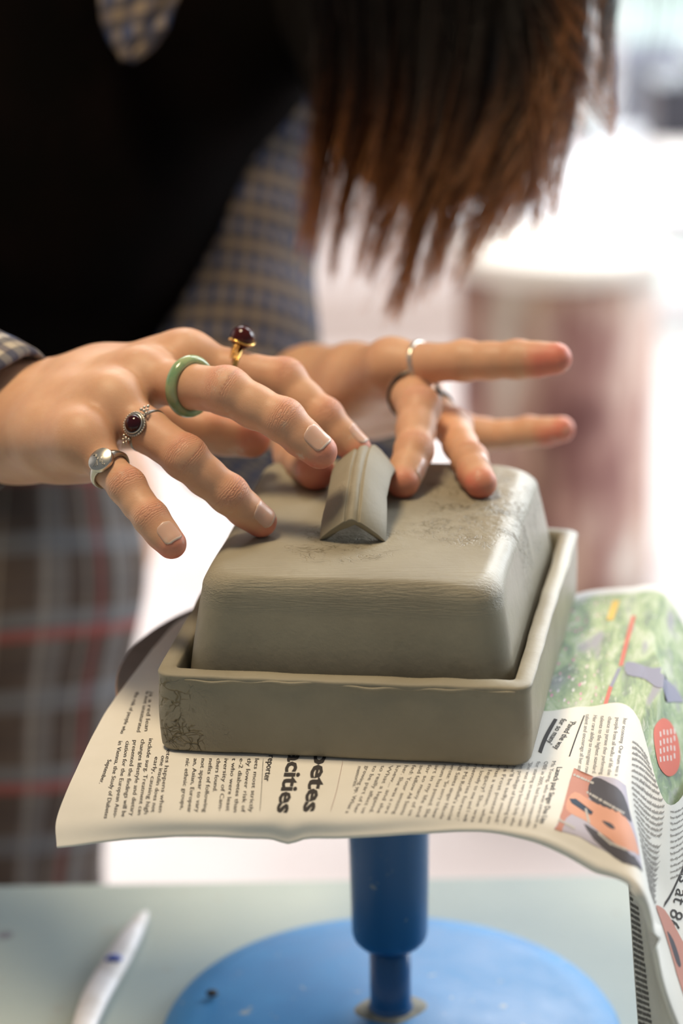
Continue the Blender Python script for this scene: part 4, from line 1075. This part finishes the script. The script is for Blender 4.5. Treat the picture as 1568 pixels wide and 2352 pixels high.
o = empty('green_stone_ring', c); tag(o, 'dark green stone ring on the ring finger of the farther hand', 'ring'); band(c, ax, R+.0003, oval(.0009, .0012), 'band', mat('ring_green_black', (.04, .05, .035), .4), o, 96, None, camd)
mesh_obj('gemstone', *ico(c+(-FW*.8+UP*.4-RT*.2)*(R+.001), .0028, 3, (1, .8, 1.2)), mat('dark_green_stone', (.05, .09, .04), .15), o)
#@@CLOTHES
# ================================================================== clothes
def check_mat(name, sc_=.0052, lt=(.22, .18, .16)):
    m = mat(name, (.5, .45, .4), .9, .15); t = NT(m); uv = t.sep(t.attr('weave', True))
    nz = t.noise(300, 3, .6)
    def stp(v, per, ph, duty):
        f = t.math('FRACT', t.math('ADD', t.math('DIVIDE', v, per), ph)); return t.mapr(t.math('ABSOLUTE', t.math('SUBTRACT', f, .5)), duty/2+.03, duty/2-.03)
    a = stp(uv[0], sc_*2, .1, .5); b = stp(uv[1], sc_*2, .3, .5); b2 = stp(uv[0], sc_*8, .3, .16); b3 = stp(uv[1], sc_*4, .15, .28)
    c = t.mix(t.math('MULTIPLY', a, .92), lt, (.02, .045, .13)); c = t.mix(t.math('MULTIPLY', b, .80), c, (.045, .04, .05), 'MIX')
    c = t.mix(t.math('MULTIPLY', b3, .5), c, (.22, .15, .07), 'MIX')
    c = t.mix(t.math('MULTIPLY', nz, .2), c, (.2, .18, .18)); t.base(c); t.normal(t.bump(nz, .3, .0006)); return m
m_check = check_mat('checked_cotton', .0056)
def seg_uv(V, segs):
    best = np.full(len(V), 9e9); uv = np.zeros((len(V), 3)); acc = 0
    for (a, b, r_) in segs:
        a = np.array(a); b = np.array(b); ab = b-a; L = np.linalg.norm(ab); ax = ab/L; tt = np.clip((V-a)@ax, 0, L); dv = V-a-tt[:, None]*ax
        d = np.linalg.norm(dv, axis=1)-r_; m = d < best; best[m] = d[m]
        ref = nrm(FW-ax*(FW@ax)); e = np.cross(ax, ref); ang = np.arctan2(dv@e, dv@(-ref))
        uv[m, 0] = ((ang*r_))[m]; uv[m, 1] = (tt+acc)[m]; acc += L
    return uv
def cloth(cones, lo, hi, h, segs, name, mt, parent, wr=.003, fr=28, cuts=(), seed=3):
    G = Field(lo, hi, h)
    for a, b, ra, rb, k in cones: G.cone(a, b, ra, rb, k)
    for a, b, ra, rb, k in cuts: G.cone(a, b, ra, rb, k, op='s')
    V, F = G.mesh(); V = smooth_verts(V, F, 2); uv = seg_uv(V, segs)
    me_n = np.stack([vnoise(V, fr, seed), vnoise(V, fr, seed+1), vnoise(V, fr, seed+2)], -1)+.5*np.stack([vnoise(V, fr*2.3, seed+5), vnoise(V, fr*2.3, seed+6), vnoise(V, fr*2.3, seed+7)], -1)
    if name == 'trousers': uv = uv+.011*np.stack([vnoise(V, 14, 31), vnoise(V, 14, 35), 0*V[:, 0]], -1)
    return mesh_obj(name, V+wr*me_n, F, mt, parent, attrs={'weave': uv})
shoL = P(640, 60, 1.44); eL = P(520, 1030, 1.375); wl_ = wristL+fl_*.022
cuffc = P(55, 948, 1.018); cuffax = nrm(fa+0.0*UP)
shirt_c = [(belly, chest, .108, .120, .06), (chest, (shL+chest)/2, .115, .085, .06), (chest, (shR+chest)/2, .115, .085, .06), ((shL+chest)/2, shL, .075, .058, .04), ((shR+chest)/2, shR, .075, .058, .04), (chest, neck, .08, .060, .05),
   (shoL, P(545, 480, 1.42), .056, .044, .04), (P(545, 480, 1.42), P(530, 780, 1.40), .044, .047, .04), (P(530, 780, 1.40), eL, .047, .041, .03), (eL, wristL+fl_*.060, .038, .030, .02), (P(600, 1020, 1.33), P(760, 985, 1.26), .036, .030, .02), (P(760, 985, 1.27), P(866, 958, 1.245), .032, .025, .02), (wristL+fl_*.060, wristL+fl_*.030, .031, .0275, .01),
   (shR, elbR, .060, .046, .03), (elbR, cuffc+fa*.05, .046, .033, .02)]
shirt = cloth(shirt_c, (-.72, .80, .15), (.36, 1.95, .95), .0072, [(belly, chest, .11), (chest, shL, .08), (chest, shR, .08), (shoL, eL, .046), (eL, wl_, .032), (shR, elbR, .05), (elbR, cuffc, .036)], 'shirt', m_check, person, .0018, 38,
              cuts=[(wristL+fl_*.034, wristL+fl_*.012, .0245, .0235, .003)])
# rolled cuff at the right wrist
def cuff(c, ax, ref, R, Ln, name, sx=1.0, tilt=0):
    b = nrm(ref-ax*(ref@ax)); e = np.cross(ax, b); V = []; F = []; U_ = []
    prof = [(-.0022, .028), (-.0022, .004), (-.0015, .0008), (-.0002, -.0002), (.0012, .0008), (.0020, .004), (.0026, .015), (.0024, Ln*.7), (.0012, Ln*.95), (-.0012, Ln)]
    n = 96; m = len(prof)
    for i in range(n):
        a = 2*math.pi*i/n; wob = 1+.03*math.sin(3*a+1)+.015*math.sin(7*a)
        for q, (pr_, pa) in enumerate(prof):
            V.append(c+(math.cos(a)*b*sx+math.sin(a)*e)*(R*wob+pr_)+ax*(pa+tilt*math.cos(a)+.0012*math.sin(5*a+q*.4))); U_.append((a*R, pa, 0))
    for i in range(n):
        for k in range(m-1): i2 = (i+1) % n; F.append((i*m+k, i2*m+k, i2*m+k+1, i*m+k+1))
    o = mesh_obj(name, V, F, m_cuff_lit, shirt, attrs={'weave': U_}); return o
m_cuff_lit = check_mat('checked_cotton_cuff', .0047, (.62, .54, .43))
cuff(P(16, 974, 1.000), -dirv(.80, -.38, .45), UP, .0305, .045, 'cuff', 1.04)
cuff(wristL+fl_*.030, fl_, UP, .0272, .04, 'cuff')

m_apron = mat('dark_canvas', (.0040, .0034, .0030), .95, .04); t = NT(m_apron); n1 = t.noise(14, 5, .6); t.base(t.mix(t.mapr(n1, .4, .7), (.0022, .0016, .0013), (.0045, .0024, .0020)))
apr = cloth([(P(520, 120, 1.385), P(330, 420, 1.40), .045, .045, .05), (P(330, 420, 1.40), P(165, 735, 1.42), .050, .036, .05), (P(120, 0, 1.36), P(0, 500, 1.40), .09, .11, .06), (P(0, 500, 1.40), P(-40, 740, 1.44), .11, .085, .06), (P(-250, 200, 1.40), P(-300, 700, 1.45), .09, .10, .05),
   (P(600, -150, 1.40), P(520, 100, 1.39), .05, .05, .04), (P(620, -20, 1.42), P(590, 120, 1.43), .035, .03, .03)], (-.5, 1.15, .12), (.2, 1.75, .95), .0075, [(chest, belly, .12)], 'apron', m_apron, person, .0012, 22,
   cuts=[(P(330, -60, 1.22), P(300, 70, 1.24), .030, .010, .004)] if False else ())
# shirt front showing at the apron opening
V = []; F = []; U_ = []
n, mm = 18, 26
for j in range(mm):
    y = -160+j*(300/(mm-1)); q = j/(mm-1)
    xl = np.interp(y, [-160, 0, 60, 110, 142], [215, 228, 240, 262, 282]); xr = np.interp(y, [-160, 0, 60, 110, 142], [440, 410, 385, 345, 300])
    for k in range(n):
        x = xl+(xr-xl)*k/(n-1); d = 1.262-.006*math.sin(math.pi*k/(n-1))+.0015*math.sin(k*.9+j*.5); V.append(P(x, y, d)); U_.append(((x-280)*.00024+.0007*math.sin(j*.4), (y)*.00024+.00007*(x-280), 0))
for j in range(mm-1):
    for k in range(n-1): F.append((j*n+k, j*n+k+1, (j+1)*n+k+1, (j+1)*n+k))
placket = mesh_obj('shirt_front', V, F, m_check, shirt, attrs={'weave': U_}); so = placket.modifiers.new('s', 'SOLIDIFY'); so.thickness = .002

m_plaid = mat('plaid_wool', (.16, .12, .10), .95, .1); t = NT(m_plaid); uv = t.sep(t.attr('weave', True))
def band_(v, per, ph, w_, soft=.02):
    f = t.math('FRACT', t.math('ADD', t.math('DIVIDE', v, per), ph)); return t.mapr(t.math('ABSOLUTE', t.math('SUBTRACT', f, .5)), w_+soft, w_)
nz = t.noise(24, 4, .6)
c = t.mix(t.mapr(nz, .3, .7), (.062, .045, .037), (.095, .072, .06))
c = t.mix(t.math('MULTIPLY', band_(uv[0], .042, .2, .16), .45), c, (.20, .19, .185)); c = t.mix(t.math('MULTIPLY', band_(uv[1], .046, .35, .14), .45), c, (.19, .20, .215))
c = t.mix(t.math('MULTIPLY', band_(uv[0], .084, .55, .02), .40), c, (.26, .055, .05)); c = t.mix(t.math('MULTIPLY', band_(uv[1], .092, .85, .028), .55), c, (.32, .07, .06))
c = t.mix(t.math('MULTIPLY', band_(uv[0], .021, .1, .03), .35), c, (.4, .35, .3)); c = t.mix(t.math('MULTIPLY', band_(uv[1], .023, .1, .03), .3), c, (.03, .03, .04)); t.base(c)
tro = cloth([(hip, hip+np.array([0, 0, -.06]), .125, .13, .05), (P(-80, 1050, 1.50), P(-45, 1330, 1.49), .098, .098, .05), (P(-45, 1330, 1.49), P(-60, 1700, 1.50), .096, .088, .04), (P(-60, 1700, 1.50), P(-80, 2150, 1.53), .088, .084, .04),
   (P(-80, 2150, 1.53), np.array([P(-80, 2150, 1.53)[0], 1.5, -.60]), .084, .075, .04), (hipR, np.array([-.42, 1.45, -.2]), .11, .085, .04), (np.array([-.42, 1.45, -.2]), np.array([-.42, 1.5, -.60]), .085, .075, .04)],
   (-.62, 1.2, -.70), (.1, 1.95, .45), .0080, [(P(-40, 900, 1.50), P(-60, 2300, 1.52), .09), (hipR, np.array([-.42, 1.5, -.6]), .09)], 'trousers', m_plaid, person, .0030, 17, seed=11)
for a_ in (ankL, ankR):
    G = Field(a_-.2, a_+.2, .006); G.cone(a_+np.array([0, .02, -.03]), a_+np.array([0, -.15, -.042]), .044, .034, .02)
    G.f = np.maximum(G.f, (FLOOR+.001-(G.lo[2]+G.h*np.arange(G.n[2])))[None, None, :]).astype(np.float32)
    V, F = G.mesh(); mesh_obj('shoe', smooth_verts(V, F, 1), F, mat('shoe_leather', (.03, .025, .02), .5), person)
#@@HAIR
# ================================================================== hair
m_hair = mat('hair', (.02, .01, .006), .38, .5); t = NT(m_hair); tip = t.attr('tip')
c = t.ramp(tip, [(.0, (.006, .0035, .0025)), (.52, (.009, .0045, .003)), (.68, (.07, .023, .008)), (.80, (.30, .105, .03)), (1., (.85, .40, .14))])  # auburn tips, colour brightened to paint in the window backlight
c = t.mix(t.attr('strand'), c, (.09, .035, .014)); t.base(c)
tr_ = t.n('BsdfTranslucent'); t.l(c, tr_.inputs[0]); mx = t.n('MixShader'); mx.inputs[0].default_value = .45
out = t.nt.nodes['Material Output']; t.l(t.b.outputs[0], mx.inputs[1]); t.l(tr_.outputs[0], mx.inputs[2]); t.l(mx.outputs[0], out.inputs[0])
# guides: root pixel x, mid, end pixel, depth, spread (px), strands
tips = [(735, 560, 1.26), (700, 585, 1.27), (722, 600, 1.25), (770, 560, 1.24), (800, 540, 1.24), (760, 640, 1.23), (818, 640, 1.22), (850, 655, 1.22), (905, 735, 1.20), (893, 725, 1.20), (935, 700, 1.20), (870, 600, 1.23),
        (960, 690, 1.20), (1000, 665, 1.20), (1035, 655, 1.20), (1075, 620, 1.20), (1110, 590, 1.20), (1150, 560, 1.19), (1190, 530, 1.19), (1228, 545, 1.19), (1262, 510, 1.18), (1250, 470, 1.18), (1120, 560, 1.22), (1060, 600, 1.22),
        (990, 640, 1.22), (930, 640, 1.22), (880, 560, 1.24), (1020, 560, 1.24), (1190, 480, 1.22), (1240, 420, 1.2), (1290, 340, 1.18), (1334, 300, 1.18), (1400, 325, 1.17), (1412, 290, 1.17), (1376, 255, 1.18), (1388, 205, 1.17), (1392, 190, 1.17), (1300, 260, 1.2)]
roots = np.array([0.]); Vh = []; Fh = []; Th = []; Sh = []
def strand(pts, r0, r1, tip0, col):
    n = len(pts); o = len(Vh); t_ = np.gradient(pts, axis=0); t_ /= np.linalg.norm(t_, axis=1, keepdims=True)
    b = np.cross(t_, FW); b /= np.linalg.norm(b, axis=1, keepdims=True); e = np.cross(t_, b)
    for i in range(n):
        r_ = r0+(r1-r0)*(i/(n-1))**2
        for k in range(3):
            a = 2.094*k; Vh.append(pts[i]+r_*(math.cos(a)*b[i]+math.sin(a)*e[i])); Th.append(tip0*(i/(n-1))**1.0); Sh.append(col)
    for i in range(n-1):
        for k in range(3): Fh.append((o+i*3+k, o+i*3+(k+1) % 3, o+(i+1)*3+(k+1) % 3, o+(i+1)*3+k))
def lock(rx, ry, ex, ey, d0, d1, spread, tipspread, ns, r0=.00035, swing=60, amp=10, tipmax=1., nseg=13):
    L = np.linspace(0, 1, nseg); ph = rng.uniform(0, 6); bw = rng.uniform(1.4, 3.2); sw_ = rng.uniform(.5, 1.9)
    for s_ in range(ns):
        ox, od = rng.normal(0, spread), rng.normal(0, .014); tx, ty = rng.normal(0, tipspread), -260*rng.random()**2.2+12*rng.normal(); td = rng.normal(0, .007)
        lx = L+0
        X_ = rx+ox+(ex+tx-rx-ox)*(lx**bw)+swing*sw_*np.sin(lx**1.3*math.pi); Y_ = ry+(ey+ty-ry)*lx; Dd = d0+od+(d1+td-d0-od)*lx
        X_ = X_+amp*np.sin(lx*7+ph+rng.normal(0, .25))*lx*(1-.3*lx)
        pts = np.array([P(x, y, d) for x, y, d in zip(X_, Y_, Dd)])
        strand(pts, r0, .00014, tipmax*(.8+.2*rng.random()), max(0, rng.normal(.02, .05)))
for (ex, ey, d1) in tips:
    rx = np.interp(ex, [690, 800, 950, 1150, 1260, 1330, 1420], [700, 790, 1010, 1200, 1240, 1290, 1335]); ry = -450
    lock(rx, ry, ex, ey, 1.24, d1, 24 if ex < 1300 else 9, 8 if ex < 1300 else 6, 80 if ex < 1300 else 26, swing=np.interp(ex, [690, 900, 1150, 1260, 1330, 1420], [30, 60, 60, 45, 18, 25]), amp=rng.uniform(7, 17))
for k in range(70):     # inner layers, darker and shorter
    ex = rng.uniform(720, 1240); ey = np.interp(ex, [720, 850, 1000, 1150, 1240], [380, 470, 540, 500, 400])+rng.uniform(-120, 60)
    rx = np.interp(ex, [720, 950, 1150, 1240], [720, 990, 1180, 1240]); lock(rx, -450, ex, ey, 1.27, 1.255, 30, 24, 34, .00045, 45, 8, .62)
for k in range(14):     # flyaways
    ex = rng.choice([700, 780, 850, 920, 1000, 1180, 1270, 1300, 1420, 1440])+rng.normal(0, 15); ey = np.interp(ex, [690, 900, 1150, 1260, 1440], [640, 760, 640, 560, 330])
    lock(ex+40, -330, ex, ey, 1.23, 1.19, 20, 10, 2, .00020, 50, 22)
for k in range(2): lock(1395, -330, 1388, 200, 1.2, 1.17, 10, 5, 40, .0004, 20, 4, .5)
for ex, ey, rx, n_ in ((1398, 318, 1225, 46), (1338, 300, 1215, 46), (1412, 285, 1250, 26), (1372, 235, 1240, 30), (1268, 495, 1225, 50), (1240, 520, 1190, 50)): lock(rx, -330, ex, ey, 1.22, 1.18, 16, 6, n_, .00035, -10, 12)
lock(1440, -330, 1395, 175, 1.2, 1.18, 3, 3, 8, .0003, 0, 8, .8)
hair = mesh_obj('hair', Vh, Fh, m_hair, person, attrs={'tip': Th, 'strand': Sh})
# dense cap of hair over head and behind the outer locks
hc = cloth([(headc+np.array([0, .015, .02]), headc+np.array([0, .03, .03]), .094, .09, .02), (P(900, -320, 1.33), P(870, 260, 1.315), .060, .032, .04), (P(1030, -320, 1.31), P(1010, 330, 1.30), .062, .036, .04), (P(1150, -320, 1.30), P(1130, 250, 1.29), .045, .026, .04), (P(790, -320, 1.35), P(770, 150, 1.33), .04, .02, .03), (P(640, -320, 1.38), P(700, 60, 1.38), .05, .03, .04), (P(1030, -420, 1.31), P(900, -300, 1.4), .08, .07, .04), (P(960, -560, 1.26), P(1000, -280, 1.262), .060, .052, .05), (P(1150, -480, 1.27), P(1180, -260, 1.26), .045, .035, .05)],
   (-.1, .95, .3), (.3, 1.7, 1.0), .006, [(P(1000, -300, 1.3), P(1000, 300, 1.3), .08)], 'hair_mass', mat('hair_inner', (.0045, .0028, .0022), .7, .2), person, .002, 60, seed=21)
